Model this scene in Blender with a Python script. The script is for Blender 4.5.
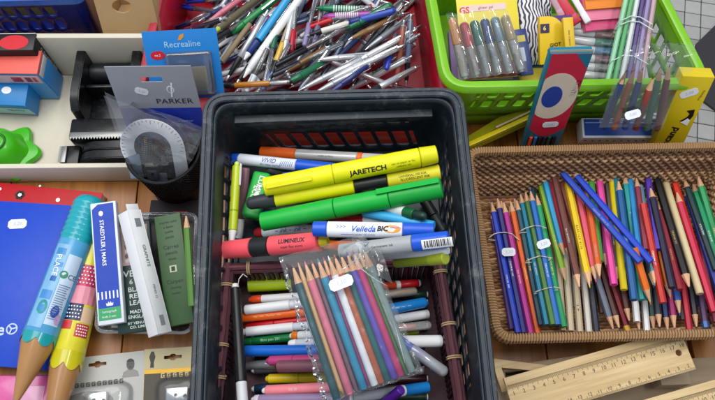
import bpy, bmesh, math, random, re
import numpy as np
from mathutils import Vector, Matrix, noise

for o in list(bpy.data.objects):
    bpy.data.objects.remove(o)
scene = bpy.context.scene
COL = scene.collection
rnd = random.Random(7)

# ------------------------------------------------------------------ camera
F_PX, CAM_H = 700.0, 1.0
CAM_M = Matrix.Translation((0, 0, CAM_H)) @ Matrix.Rotation(math.radians(23.1), 4, 'X') @ Matrix.Rotation(math.radians(-2.0), 4, 'Z')
cd = bpy.data.cameras.new('camera')
cam = bpy.data.objects.new('camera', cd)
COL.objects.link(cam)
cd.sensor_width = 36.0
cd.lens = 36.0 * F_PX / 715.0
cd.clip_start, cd.clip_end = 0.01, 100
cam.matrix_world = CAM_M
scene.camera = cam

# ------------------------------------------------------------------ world and light: a covered market hall, soft light from above
w = bpy.data.worlds.new('World')
scene.world = w
w.use_nodes = True
bg = w.node_tree.nodes['Background']
bg.inputs[0].default_value = (0.80, 0.88, 1.0, 1)
bg.inputs[1].default_value = 0.60


def area(name, loc, target, sx, sy, power, color):
    l = bpy.data.lights.new(name, 'AREA')
    l.shape, l.size, l.size_y, l.energy, l.color = 'RECTANGLE', sx, sy, power, color
    o = bpy.data.objects.new(name, l)
    COL.objects.link(o)
    o.location = loc
    o.rotation_euler = (Vector(target) - Vector(loc)).to_track_quat('-Z', 'Y').to_euler()
    return o


area('hall_light', (-0.45, 1.0, 2.4), (0, 0.42, 0.05), 2.3, 1.7, 56.0, (1.0, 0.98, 0.95))
area('hall_lamp', (1.1, 0.25, 2.5), (0, 0.42, 0.05), 0.7, 0.3, 15.0, (1.0, 0.96, 0.9))
scene.view_settings.view_transform = 'Standard'
scene.view_settings.look = 'None'
scene.view_settings.exposure = 0.0
scene.view_settings.gamma = 1.0
scene.render.resolution_x, scene.render.resolution_y = 1024, 573


def P(px, py, z):
    """The point of the place at height z that stands at photograph pixel px, py."""
    d = CAM_M.to_3x3() @ Vector(((px - 357.5) / F_PX, -(py - 200) / F_PX, -1))
    return Vector((0, 0, CAM_H)) + d * ((z - CAM_H) / d.z)


# ------------------------------------------------------------------ materials
def lin(h):
    if not isinstance(h, str):
        return tuple(h)
    h = h.lstrip('#')
    v = [int(h[i:i + 2], 16) / 255 for i in (0, 2, 4)]
    return tuple(c / 12.92 if c <= .04045 else ((c + .055) / 1.055) ** 2.4 for c in v)


MATS = {}


def mat(col, rough=.38, metal=0.0, var=.10, scale=60.0, bump=.04, coat=0.0, trans=0.0, stretch=None, dirt=0.0):
    key = (col, rough, metal, var, scale, bump, coat, trans, stretch, dirt)
    if key in MATS:
        return MATS[key]
    m = bpy.data.materials.new('paint_%03d' % len(MATS))
    m.use_nodes = True
    nt = m.node_tree
    b = nt.nodes['Principled BSDF']
    c = lin(col)
    tc = nt.nodes.new('ShaderNodeTexCoord')
    mp = nt.nodes.new('ShaderNodeMapping')
    nt.links.new(tc.outputs['Object'], mp.inputs['Vector'])
    if stretch:
        mp.inputs['Scale'].default_value = stretch
    n = nt.nodes.new('ShaderNodeTexNoise')
    n.inputs['Scale'].default_value = scale
    n.inputs['Detail'].default_value = 5
    n.inputs['Roughness'].default_value = .62
    nt.links.new(mp.outputs[0], n.inputs['Vector'])
    oi = nt.nodes.new('ShaderNodeObjectInfo')
    # value variation: noise and a little per object
    ma = nt.nodes.new('ShaderNodeMath'); ma.operation = 'MULTIPLY_ADD'
    nt.links.new(n.outputs['Fac'], ma.inputs[0]); ma.inputs[1].default_value = var * 2; ma.inputs[2].default_value = 1 - var
    mb = nt.nodes.new('ShaderNodeMath'); mb.operation = 'MULTIPLY_ADD'
    nt.links.new(oi.outputs['Random'], mb.inputs[0]); mb.inputs[1].default_value = .10; mb.inputs[2].default_value = .95
    mc = nt.nodes.new('ShaderNodeMath'); mc.operation = 'MULTIPLY'
    nt.links.new(ma.outputs[0], mc.inputs[0]); nt.links.new(mb.outputs[0], mc.inputs[1])
    hsv = nt.nodes.new('ShaderNodeHueSaturation')
    hsv.inputs['Color'].default_value = (*c, 1)
    nt.links.new(mc.outputs[0], hsv.inputs['Value'])
    last = hsv.outputs[0]
    if dirt:
        n2 = nt.nodes.new('ShaderNodeTexNoise'); n2.inputs['Scale'].default_value = 38; n2.inputs['Detail'].default_value = 10; n2.inputs['Roughness'].default_value = .8
        nt.links.new(tc.outputs['Object'], n2.inputs['Vector'])
        rp = nt.nodes.new('ShaderNodeValToRGB')
        rp.color_ramp.elements[0].position = .53; rp.color_ramp.elements[1].position = .66
        nt.links.new(n2.outputs['Fac'], rp.inputs[0])
        mu = nt.nodes.new('ShaderNodeMath'); mu.operation = 'MULTIPLY'; mu.inputs[1].default_value = dirt
        nt.links.new(rp.outputs[0], mu.inputs[0])
        mx = nt.nodes.new('ShaderNodeMixRGB'); mx.inputs[2].default_value = (.25, .27, .28, 1)
        nt.links.new(mu.outputs[0], mx.inputs[0]); nt.links.new(last, mx.inputs[1])
        last = mx.outputs[0]
    nt.links.new(last, b.inputs['Base Color'])
    rr = nt.nodes.new('ShaderNodeMath'); rr.operation = 'MULTIPLY_ADD'
    nt.links.new(n.outputs['Fac'], rr.inputs[0]); rr.inputs[1].default_value = .22; rr.inputs[2].default_value = max(.03, rough - .11)
    nt.links.new(rr.outputs[0], b.inputs['Roughness'])
    b.inputs['Metallic'].default_value = metal
    b.inputs['Specular IOR Level'].default_value = .4
    b.inputs['Coat Weight'].default_value = coat
    b.inputs['Coat Roughness'].default_value = .12
    if trans:
        b.inputs['Transmission Weight'].default_value = trans
        b.inputs['IOR'].default_value = 1.35
    if bump:
        bp = nt.nodes.new('ShaderNodeBump'); bp.inputs['Strength'].default_value = bump; bp.inputs['Distance'].default_value = .002
        nt.links.new(n.outputs['Fac'], bp.inputs['Height']); nt.links.new(bp.outputs[0], b.inputs['Normal'])
    MATS[key] = m
    return m


def film(tint=(.97, .98, .99), gloss=.10, rough=.10, haze=0.03, fk=1.0):
    key = ('film', tint, gloss, rough, haze, fk)
    if key in MATS:
        return MATS[key]
    m = bpy.data.materials.new('clear_film_%d' % len(MATS))
    m.use_nodes = True
    nt = m.node_tree
    nt.nodes.remove(nt.nodes['Principled BSDF'])
    out = nt.nodes['Material Output']
    tr = nt.nodes.new('ShaderNodeBsdfTransparent'); tr.inputs[0].default_value = (*tint, 1)
    gl = nt.nodes.new('ShaderNodeBsdfGlossy'); gl.inputs['Roughness'].default_value = rough
    df = nt.nodes.new('ShaderNodeBsdfDiffuse'); df.inputs[0].default_value = (.8, .83, .85, 1)
    fr = nt.nodes.new('ShaderNodeFresnel'); fr.inputs[0].default_value = 1.5
    ad = nt.nodes.new('ShaderNodeMath'); ad.operation = 'MULTIPLY_ADD'; ad.inputs[1].default_value = fk; ad.inputs[2].default_value = max(0, gloss - .04)
    nt.links.new(fr.outputs[0], ad.inputs[0])
    tc = nt.nodes.new('ShaderNodeTexCoord')
    n = nt.nodes.new('ShaderNodeTexNoise'); n.inputs['Scale'].default_value = 55; n.inputs['Detail'].default_value = 3
    nt.links.new(tc.outputs['Object'], n.inputs['Vector'])
    bp = nt.nodes.new('ShaderNodeBump'); bp.inputs['Strength'].default_value = .18; bp.inputs['Distance'].default_value = .003
    nt.links.new(n.outputs[0], bp.inputs['Height']); nt.links.new(bp.outputs[0], gl.inputs['Normal']); nt.links.new(bp.outputs[0], fr.inputs['Normal'])
    m1 = nt.nodes.new('ShaderNodeMixShader'); m1.inputs[0].default_value = haze
    nt.links.new(tr.outputs[0], m1.inputs[1]); nt.links.new(df.outputs[0], m1.inputs[2])
    m2 = nt.nodes.new('ShaderNodeMixShader')
    nt.links.new(ad.outputs[0], m2.inputs[0]); nt.links.new(m1.outputs[0], m2.inputs[1]); nt.links.new(gl.outputs[0], m2.inputs[2])
    nt.links.new(m2.outputs[0], out.inputs['Surface'])
    MATS[key] = m
    return m


def wood(c1, c2, scale, axis, rough=.45, bump=.08):
    key = ('wood', c1, c2, scale, axis, rough)
    if key in MATS:
        return MATS[key]
    m = bpy.data.materials.new('wood_%d' % len(MATS))
    m.use_nodes = True
    nt = m.node_tree
    b = nt.nodes['Principled BSDF']
    tc = nt.nodes.new('ShaderNodeTexCoord')
    mp = nt.nodes.new('ShaderNodeMapping')
    s = [1, 1, 1]; s[axis] = .06
    mp.inputs['Scale'].default_value = s
    nt.links.new(tc.outputs['Object'], mp.inputs[0])
    n = nt.nodes.new('ShaderNodeTexNoise'); n.inputs['Scale'].default_value = scale; n.inputs['Detail'].default_value = 8; n.inputs['Roughness'].default_value = .6; n.inputs['Distortion'].default_value = .6
    nt.links.new(mp.outputs[0], n.inputs['Vector'])
    r = nt.nodes.new('ShaderNodeValToRGB')
    r.color_ramp.elements[0].position = .3; r.color_ramp.elements[0].color = (*lin(c1), 1)
    r.color_ramp.elements[1].position = .7; r.color_ramp.elements[1].color = (*lin(c2), 1)
    nt.links.new(n.outputs[0], r.inputs[0]); nt.links.new(r.outputs[0], b.inputs['Base Color'])
    b.inputs['Roughness'].default_value = rough
    bp = nt.nodes.new('ShaderNodeBump'); bp.inputs['Strength'].default_value = bump; bp.inputs['Distance'].default_value = .002
    nt.links.new(n.outputs[0], bp.inputs['Height']); nt.links.new(bp.outputs[0], b.inputs['Normal'])
    MATS[key] = m
    return m


def zebra():
    m = bpy.data.materials.new('zebra_print')
    m.use_nodes = True
    nt = m.node_tree
    b = nt.nodes['Principled BSDF']
    tc = nt.nodes.new('ShaderNodeTexCoord')
    wv = nt.nodes.new('ShaderNodeTexWave'); wv.inputs['Scale'].default_value = 62; wv.inputs['Distortion'].default_value = 13; wv.inputs['Detail'].default_value = 2; wv.inputs['Detail Scale'].default_value = .6
    nt.links.new(tc.outputs['Object'], wv.inputs[0])
    r = nt.nodes.new('ShaderNodeValToRGB'); r.color_ramp.elements[0].position = .42; r.color_ramp.elements[1].position = .5
    r.color_ramp.elements[0].color = (.03, .03, .05, 1); r.color_ramp.elements[1].color = (.74, .72, .78, 1)
    nt.links.new(wv.outputs[0], r.inputs[0]); nt.links.new(r.outputs[0], b.inputs['Base Color'])
    b.inputs['Roughness'].default_value = .6
    return m


# ------------------------------------------------------------------ object helpers
USED = set()


def tag(o, label, cat, group=None, kind=None):
    o['label'] = label
    o['category'] = cat
    if group:
        o['group'] = group
    if kind:
        o['kind'] = kind
    return o


def empty(name, M, label, cat, group=None):
    o = bpy.data.objects.new(name, None)
    o.empty_display_size = .01
    COL.objects.link(o)
    o.matrix_world = M if isinstance(M, Matrix) else Matrix.Translation(M)
    return tag(o, label, cat, group)


def link(name, me, m, parent=None, smooth=True, kind=None):
    o = bpy.data.objects.new(name, me)
    COL.objects.link(o)
    if m is not None:
        me.materials.clear()
        me.materials.append(m)
    if parent is not None:
        o.parent = parent
    if smooth:
        for p in me.polygons:
            p.use_smooth = True
        try:
            me.set_sharp_from_angle(angle=math.radians(38))
        except Exception:
            pass
    if kind:
        o['kind'] = kind
    return o


def mesh(verts, faces):
    me = bpy.data.meshes.new('m')
    me.from_pydata([tuple(v) for v in verts], [], faces)
    me.update()
    return me


def box_mesh(x0, x1, y0, y1, z0, z1, bev=0.0, seg=2):
    bm = bmesh.new()
    bmesh.ops.create_cube(bm, size=1)
    for v in bm.verts:
        v.co = Vector(((x0 + x1) / 2 + v.co.x * (x1 - x0), (y0 + y1) / 2 + v.co.y * (y1 - y0), (z0 + z1) / 2 + v.co.z * (z1 - z0)))
    if bev:
        bmesh.ops.bevel(bm, geom=bm.edges[:], offset=bev, segments=seg, affect='EDGES', profile=.5)
    me = bpy.data.meshes.new('m')
    bm.to_mesh(me); bm.free()
    return me


def box(name, parent, m, x0, x1, y0, y1, z0, z1, bev=.0006):
    return link(name, box_mesh(x0, x1, y0, y1, z0, z1, bev), m, parent)


def lathe(prof, sides, flat=False):
    """Surface of revolution about local X; prof = [(x, r)...] in metres."""
    verts, faces = [], []
    n = len(prof)
    for x, r in prof:
        for k in range(sides):
            a = 2 * math.pi * (k + .5) / sides
            verts.append((x, r * math.sin(a), r * math.cos(a)))
    for i in range(n - 1):
        for k in range(sides):
            k2 = (k + 1) % sides
            faces.append((i * sides + k, i * sides + k2, (i + 1) * sides + k2, (i + 1) * sides + k))
    faces.append(tuple(reversed(range(sides))))
    faces.append(tuple(range((n - 1) * sides, n * sides)))
    me = mesh(verts, faces)
    bm = bmesh.new(); bm.from_mesh(me); bmesh.ops.recalc_face_normals(bm, faces=bm.faces[:]); bm.to_mesh(me); bm.free()
    return me


def poly(name, parent, m, pts, z, thick=.0003):
    """Flat printed shape, pts in the parent's local x, y."""
    n = len(pts)
    area2 = sum(pts[i][0] * pts[(i + 1) % n][1] - pts[(i + 1) % n][0] * pts[i][1] for i in range(n))
    if area2 < 0:
        pts = pts[::-1]
    v = [(x, y, z) for x, y in pts] + [(x, y, z - thick) for x, y in pts]
    f = [tuple(range(n)), tuple(reversed(range(n, 2 * n)))] + [(i, n + i, n + (i + 1) % n, (i + 1) % n) for i in range(n)]
    return link(name, mesh(v, f), m, parent, smooth=False)


def rectp(name, parent, m, x0, x1, y0, y1, z):
    return poly(name, parent, m, [(x0, y0), (x1, y0), (x1, y1), (x0, y1)], z)


def ell(cx, cy, rx, ry, n=24, a0=0, rot=0):
    c, s = math.cos(rot), math.sin(rot)
    return [(cx + rx * math.cos(a0 + 2 * math.pi * i / n) * c - ry * math.sin(a0 + 2 * math.pi * i / n) * s,
             cy + rx * math.cos(a0 + 2 * math.pi * i / n) * s + ry * math.sin(a0 + 2 * math.pi * i / n) * c) for i in range(n)]


def text(parent, s, size, x, y, z, m, rot=0.0, cyl=None, name='lettering', bold=0.0, sx=1.0, align='CENTER', shear=0.0):
    cu = bpy.data.curves.new('t', 'FONT')
    cu.body = s
    cu.size = size
    cu.align_x, cu.align_y = align, 'CENTER'
    cu.resolution_u = 2
    cu.offset = bold * size
    cu.shear = shear
    ob = bpy.data.objects.new('t', cu)
    me = bpy.data.meshes.new_from_object(ob)
    bpy.data.objects.remove(ob)
    bpy.data.curves.remove(cu)
    c, sn = math.cos(rot), math.sin(rot)
    for v in me.vertices:
        a, b = v.co.x * sx, v.co.y
        v.co = Vector((x + a * c - b * sn, y + a * sn + b * c, z))
    if cyl:      # cut the flat letters into strips so that they follow the round barrel
        bm = bmesh.new(); bm.from_mesh(me)
        ys = [v.co.y for v in bm.verts] or [0]
        st_ = cyl * .16
        k = math.floor(min(ys) / st_) + 1
        while k * st_ < max(ys):
            bmesh.ops.bisect_plane(bm, geom=bm.verts[:] + bm.edges[:] + bm.faces[:], plane_co=(0, k * st_, 0), plane_no=(0, 1, 0))
            k += 1
        for v in bm.verts:
            Y = v.co.y
            v.co = Vector((v.co.x, cyl * math.sin(Y / cyl), cyl * math.cos(Y / cyl)))
        bm.to_mesh(me); bm.free()
    return link(name, me, m, parent, smooth=False)


def frame(p0, p1, p2):
    """Frame of a leaning card: origin p0, x towards p1, y towards p2 (squared up), z facing the viewer."""
    u = (p1 - p0); W = u.length; u = u.normalized()
    v = p2 - p0; v = v - u * v.dot(u); H = v.length; v = v.normalized()
    n = u.cross(v)
    M = Matrix((u, v, n)).transposed().to_4x4()
    M.translation = p0
    return M, W, H


def sticker(parent, cx, cy, w_, h_, z, rot=0.0, cyl=None):
    """Small white price sticker with cut corners and a smudge of print."""
    k = .25 * h_
    pts = [(-w_ / 2 + k, -h_ / 2), (w_ / 2 - k, -h_ / 2), (w_ / 2, -h_ / 2 + k), (w_ / 2, h_ / 2 - k), (w_ / 2 - k, h_ / 2), (-w_ / 2 + k, h_ / 2), (-w_ / 2, h_ / 2 - k), (-w_ / 2, -h_ / 2 + k)]
    c, s = math.cos(rot), math.sin(rot)
    q = [(cx + a * c - b * s, cy + a * s + b * c) for a, b in pts]
    o = poly('price_sticker', parent, mat('#e4e8ec', .6, var=.03), q, z, .0003)
    text(o, rnd.choice(['1,50', '2,00', '0,80', '3,20', '1,00']), h_ * .52, cx, cy, z + .0002, mat('#b9bdcc', .6), rot=rot, shear=.2)
    return o


# ------------------------------------------------------------------ pens and pencils
def stick_frame(p1, p2):
    x = (p2 - p1).normalized()
    mid = (p1 + p2) / 2
    up = Vector((0, 0, CAM_H)) - mid
    up = up - x * up.dot(x)
    z = up.normalized()
    y = z.cross(x)
    M = Matrix((x, y, z)).transposed().to_4x4()
    M.translation = p1
    return M


def stick(name, label, cat, p1, p2, segs, group=None, clip=None, sides=14, texts=(), twist=0.0):
    """segs: (part, material, a, b, ra_mm, rb_mm[, style]) with a, b fractions of the length."""
    M = stick_frame(p1, p2)
    L = (p2 - p1).length
    root = empty(name, M, label, cat, group)
    for sg in segs:
        part, m, a, b, ra, rb = sg[:6]
        st = sg[6] if len(sg) > 6 else 'r'
        x0, x1, ra, rb = a * L, b * L, ra / 1000, rb / 1000
        e = min(.0009, (x1 - x0) * .25)
        if st == 'r':
            pr = [(x0, ra * .86), (x0 + e, ra), (x1 - e, rb), (x1, rb * .86)]
        elif st == 'dome1':      # dome at the b end
            pr = [(x0, ra * .9), (x0 + e, ra), (x1 - rb * .75, rb), (x1 - rb * .4, rb * .86), (x1 - rb * .12, rb * .55), (x1, rb * .12)]
        elif st == 'dome0':
            pr = [(x0, ra * .12), (x0 + ra * .12, ra * .55), (x0 + ra * .4, ra * .86), (x0 + ra * .75, ra), (x1 - e, rb), (x1, rb * .9)]
        else:                    # plain
            pr = [(x0, ra), (x1, rb)]
        sd = sides
        if st == 'hex':
            sd = 6
        elif st == 'lead':
            sd = 8
        me = lathe(pr, sd)
        link(part, me, m, root, smooth=(sd != 6))
    if clip:
        a, b, m, wmm, hmm = clip[:5]
        ca = clip[5] if len(clip) > 5 else 0.0
        me = box_mesh(a * L, b * L, -wmm / 2000, wmm / 2000, (hmm - .9) / 1000, hmm / 1000, .0003, 1)
        me.transform(Matrix.Rotation(ca, 4, 'X'))
        link('clip', me, m, root)
    for t in texts:
        s, size, fx, y, cyl, m = t[:6]
        kw = t[6] if len(t) > 6 else {}
        text(root, s, size, fx * L, y, 0, m, cyl=cyl, **kw)
    return root


class Pile:
    cap = 9.0
    """Rods laid one on another: each comes to rest on what lies below its middle."""
    def __init__(self, floor):
        self.floor = floor
        self.rods = []

    def rest(self, a, b, r, maxtilt=.10):
        z1 = z2 = self.floor + r
        for _ in range(3):
            p1, p2 = P(a[0], a[1], z1), P(b[0], b[1], z2)
            s = np.linspace(0, 1, 17)
            pts = np.array(p1)[None, :2] * (1 - s[:, None]) + np.array(p2)[None, :2] * s[:, None]
            req = np.full(17, self.floor + r)
            for q1, q2, rr in self.rods:
                d = q2[:2] - q1[:2]
                t = np.clip(((pts - q1[:2]) @ d) / max(1e-9, d @ d), 0, 1)
                c = q1[None, :2] + t[:, None] * d
                dist = np.linalg.norm(pts - c, axis=1)
                R = rr + r
                hit = dist < R
                zz = q1[2] + t * (q2[2] - q1[2]) + np.sqrt(np.maximum(0, R * R - dist * dist))
                req = np.where(hit, np.maximum(req, zz), req)
            best, line = -1, None
            for i in range(9):
                for j in range(8, 17):
                    if i == j:
                        v, l = req[i], (req[i], req[i])
                    else:
                        k = (req[j] - req[i]) / (s[j] - s[i])
                        v = req[i] + k * (.5 - s[i])
                        l = (req[i] - k * s[i], req[i] + k * (1 - s[i]))
                    if v > best + 1e-9:
                        best, line = v, l
            z1, z2 = line
            z1, z2 = max(z1, self.floor + r * .6), max(z2, self.floor + r * .6)
            mid = (z1 + z2) / 2
            dz = max(-maxtilt, min(maxtilt, z2 - z1))
            mid = min(mid, self.cap)
            z1, z2 = mid - dz / 2, mid + dz / 2
        p1, p2 = P(a[0], a[1], z1), P(b[0], b[1], z2)
        self.rods.append((np.array(p1), np.array(p2), r))
        return p1, p2


WOODTIP = mat('#d9ab86', .6, var=.12, scale=300)
PALEWOOD = mat('#cdbba0', .6, var=.12, scale=200)
CHROME = mat('#c9ccd2', .2, metal=.9, var=.05)
SILVER = mat('#b9bcc2', .3, metal=.55, var=.08)
BLACK = mat('#16181b', .35, var=.15)
WHITE = mat('#e6e7e8', .38, var=.04)
DARKINK = mat('#1b1b22', .5)
CLEAR = film((.90, .93, .95), .12, .08, .08)


def lettered(c):
    return mat(c, .5, var=.05)


def pencil_segs(col, L, r=3.7, lead=None, hexa=True, sharp=True, endcol=None, flip=False, whitetail=None):
    mm = L * 1000
    body = mat(col, .5, var=.10)
    sg = []
    st = 'hex' if hexa else 'r'
    t0 = 0.0
    if sharp:
        a, b = 4.5 / mm, (17 + r) / mm
        sg.append(('lead', mat(lead or col, .5), 0, a, .35, 1.15, 'lead'))
        sg.append(('wood_tip', WOODTIP, a, b, 1.15, r * .97, 'lead'))
        t0 = b
    t1 = 1.0
    if whitetail:
        t1 = whitetail
        sg.append(('painted_end', mat('#dfe3e4', .4), t1, 1, r, r, st))
    if endcol:
        t1 = 1 - 9 / mm
        sg.append(('painted_end', mat(endcol, .35), t1, 1, r, r, st))
    sg.append(('shaft', body, t0, t1, r, r, st))
    if not sharp:
        sg.append(('lead', mat(lead or col, .5), -.0025, 0, 1.3, 1.4, 'lead'))
    if flip:
        sg = [(n, m, 1 - b, 1 - a, rb, ra, s) for n, m, a, b, ra, rb, s in sg]
    return sg


# ------------------------------------------------------------------ shells (crates, baskets, boxes)
def rounded_loop(c, rad, step):
    """c: four corner Vectors (xy) counter-clockwise; returns [(pt, side index or -1, distance, side length)]."""
    n = len(c)
    out = []
    for i in range(n):
        a, b = c[i], c[(i + 1) % n]
        d = (b - a); L = d.length; d = d / L
        s0, s1 = a + d * rad, b - d * rad
        k = max(1, round((L - 2 * rad) / step))
        for j in range(k):
            out.append((s0.lerp(s1, j / k), i, j, k))
        nx = c[(i + 2) % n]
        e0, e1 = s1, b + (nx - b).normalized() * rad
        for j in range(7):
            t = j / 7
            out.append(((1 - t) ** 2 * e0 + 2 * t * (1 - t) * b + t * t * e1, -1, 0, 0))
    return out


def shell(name, parent, m, ctop, cbot, ztop, zbot, rad, step, nz, hole=None, shear=0.0, thick=.0025, offset=-1):
    T = rounded_loop(ctop, rad, step)
    B0 = rounded_loop(cbot, rad, step)
    N = len(T)
    if len(B0) != N:      # same counts on both loops
        B0 = []
        n = 4
        idx = 0
        for i in range(4):
            a, b = cbot[i], cbot[(i + 1) % 4]
            d = (b - a).normalized()
            s0, s1 = a + d * rad, b - d * rad
            k = len([1 for t in T if t[1] == i])
            for j in range(k):
                B0.append((s0.lerp(s1, j / k), i, j, k))
            nx = cbot[(i + 2) % 4]
            e0, e1 = s1, b + (nx - b).normalized() * rad
            for j in range(7):
                t = j / 7
                B0.append(((1 - t) ** 2 * e0 + 2 * t * (1 - t) * b + t * t * e1, -1, 0, 0))

    def at(L_, f):
        f %= N
        i = int(f)
        return L_[i][0].lerp(L_[(i + 1) % N][0], f - i)
    verts, faces = [], []
    for k in range(nz + 1):
        t = k / nz
        for i in range(N):
            f = i + shear * (k - nz / 2)
            p = at(B0, f).lerp(at(T, f), t)
            verts.append((p.x, p.y, zbot + (ztop - zbot) * t))
    for k in range(nz):
        for i in range(N):
            _, sd, j, n = T[i]
            if hole and sd >= 0 and hole(sd, j, n, k):
                continue
            i2 = (i + 1) % N
            faces.append((k * N + i, k * N + i2, (k + 1) * N + i2, (k + 1) * N + i))
    o = link(name, mesh(verts, faces), m, parent)
    md = o.modifiers.new('s', 'SOLIDIFY'); md.thickness = thick; md.offset = offset; md.use_even_offset = False
    return o


def sweep(name, parent, m, corners, rad, step, prof, z, closed=True):
    """Sweep prof [(outward, up)...] along the rounded loop."""
    T = [t[0] for t in rounded_loop(corners, rad, step)]
    N, K = len(T), len(prof)
    verts, faces = [], []
    for i in range(N):
        tg = (T[(i + 1) % N] - T[i - 1]).normalized()
        nx, ny = tg.y, -tg.x
        for a, b in prof:
            verts.append((T[i].x + nx * a, T[i].y + ny * a, z + b))
    for i in range(N):
        i2 = (i + 1) % N
        for k in range(K):
            k2 = (k + 1) % K
            faces.append((i * K + k, i2 * K + k, i2 * K + k2, i * K + k2))
    me = mesh(verts, faces)
    bm = bmesh.new(); bm.from_mesh(me); bmesh.ops.recalc_face_normals(bm, faces=bm.faces[:]); bm.to_mesh(me); bm.free()
    return link(name, me, m, parent)


def flat(name, parent, m, corners, z, thick=.003):
    v = [(c.x, c.y, z) for c in corners] + [(c.x, c.y, z - thick) for c in corners]
    return link(name, mesh(v, [(0, 1, 2, 3), (7, 6, 5, 4), (0, 4, 5, 1), (1, 5, 6, 2), (2, 6, 7, 3), (3, 7, 4, 0)]), m, parent, smooth=False)


def tube(name, parent, m, pts, r, sides=6, closed=False, kind=None, into=None):
    """Round tube along points."""
    n = len(pts)
    verts, faces = [], []
    for i, p in enumerate(pts):
        a = pts[i - 1] if (i > 0 or closed) else pts[i]
        b = pts[(i + 1) % n] if (i < n - 1 or closed) else pts[i]
        t = (b - a).normalized()
        ref = Vector((0, 0, 1)) if abs(t.z) < .9 else Vector((1, 0, 0))
        u = t.cross(ref).normalized(); v = u.cross(t)
        rr = r[i] if isinstance(r, (list, tuple)) else r
        for k in range(sides):
            ang = 2 * math.pi * k / sides
            verts.append(p + u * (rr * math.cos(ang)) + v * (rr * math.sin(ang)))
    for i in range(n if closed else n - 1):
        i2 = (i + 1) % n
        for k in range(sides):
            k2 = (k + 1) % sides
            faces.append((i * sides + k, i * sides + k2, i2 * sides + k2, i2 * sides + k))
    if into is not None:
        off = len(into[0])
        into[0].extend(verts); into[1].extend([tuple(x + off for x in f) for f in faces])
        return None
    return link(name, mesh(verts, faces), m, parent, kind=kind)


def crumple(name, parent, m, p00, p10, p11, p01, nx, ny, fn, amp=.002, seed=0, freq=40.0, sub=True):
    """A sheet of film over four points; fn(u, v) is its height above them, plus wrinkles."""
    verts, faces = [], []
    for j in range(ny + 1):
        for i in range(nx + 1):
            u, v = i / nx, j / ny
            p = (p00 * (1 - u) + p10 * u) * (1 - v) + (p01 * (1 - u) + p11 * u) * v
            q = p * freq + Vector((seed * 7.3, seed * 3.1, 0))
            wr = amp * (abs(noise.noise(q)) * 2 - .5 + .5 * noise.noise(q * 2.7))
            ed = amp * 1.2
            p = p + Vector((noise.noise(q * .6 + Vector((9, 0, 0))) * ed, noise.noise(q * .6 + Vector((0, 9, 0))) * ed, 0))
            verts.append(p + Vector((0, 0, fn(u, v) + wr)))
    for j in range(ny):
        for i in range(nx):
            a = j * (nx + 1) + i
            faces.append((a, a + 1, a + nx + 2, a + nx + 1))
    return link(name, mesh(verts, faces), m, parent)

# ================================================================== the setting
V2 = lambda p: Vector((p.x, p.y))
TABLE_M = wood('#87501e', '#b87a36', 60, 1, .35)
floor = link('floor', box_mesh(-3, 3, -2, 4, -.80, -.756), mat('#4a4a4b', .8, var=.2), None, smooth=False)
floor['kind'] = 'structure'
floor['label'] = 'grey tiled hall floor seen past the table edge'
tile_me = box_mesh(-.0228, .0228, -.0228, .0228, -.006, 0, .0012, 1)
tile_mats = [mat('#a7a7a3', .55, var=.12, scale=30), mat('#9a9b98', .55, var=.12, scale=30), mat('#b3b2ad', .5, var=.12, scale=30)]
tile_mes = []
for tm in tile_mats:
    me = tile_me.copy(); me.materials.append(tm); tile_mes.append(me)
c0 = P(690, 100, -.75)
ca, sa = math.cos(math.radians(-14)), math.sin(math.radians(-14))
for i in range(-8, 9):
    for j in range(-8, 9):
        x, y = i * .048, j * .048
        o = bpy.data.objects.new('tile', rnd.choice(tile_mes))
        COL.objects.link(o)
        o.parent = floor
        o.location = (c0.x + x * ca - y * sa, c0.y + x * sa + y * ca, -.75 + rnd.uniform(-.0006, .0006))
        o.rotation_euler = (0, 0, math.radians(-14))
mat_c = P(712, 62, -.745)
fm = link('floor_mat', box_mesh(-.13, .16, -.16, .07, -.004, .004, .002), mat('#3b3a3e', .9, var=.25, scale=200), None)
fm.location = mat_c
fm.rotation_euler = (0, 0, math.radians(42))
tag(fm, 'dark grey rubber mat on the tiled floor past the basket', 'mat')


def table(label, x0, x1, y0, y1):
    t = empty('market_table', (x0, y0, -.75), label, 'table')
    n = max(1, round((x1 - x0) / .19))
    for i in range(n):
        a, b = (x1 - x0) * i / n, (x1 - x0) * (i + 1) / n
        box('plank', t, TABLE_M, a + .0008, b - .0008, 0, y1 - y0, .725, .75, .0015)
    for x in (.06, x1 - x0 - .06):
        for y in (.06, y1 - y0 - .06):
            box('leg', t, TABLE_M, x - .02, x + .02, y - .02, y + .02, 0, .724, .002)
    return t


table('brown varnished wooden table under the crate and trays', -.95, .462, -.35, 1.2)
table('brown wooden table under the wicker basket and rulers', .466, 1.2, -.35, .452)

# ================================================================== containers
# ---- black plastic crate
CR = mat('#17252f', .42, var=.25, scale=25, bump=.12, dirt=.38)
CRD = mat('#162129', .42, var=.2, scale=25, bump=.1, dirt=.2)
ZR = .28
bl, br = V2(P(203, 92, ZR)), V2(P(463, 86, ZR))
fl = bl + (V2(P(189, 400, ZR)) - bl) * 1.12
fr = br + (V2(P(499, 400, ZR)) - br) * 1.12
crate_c = [fl, fr, br, bl]


def inset(c, d):
    """Move every side of a quad inwards by d."""
    n = len(c); lines = []
    for i in range(n):
        a, b = c[i], c[(i + 1) % n]
        t = (b - a).normalized(); nn = Vector((-t.y, t.x))
        lines.append((a + nn * d, t))
    out = []
    for i in range(n):
        (p, t), (q, s) = lines[i - 1], lines[i]
        den = t.x * s.y - t.y * s.x
        k = ((q.x - p.x) * s.y - (q.y - p.y) * s.x) / den
        out.append(p + t * k)
    return out


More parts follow.
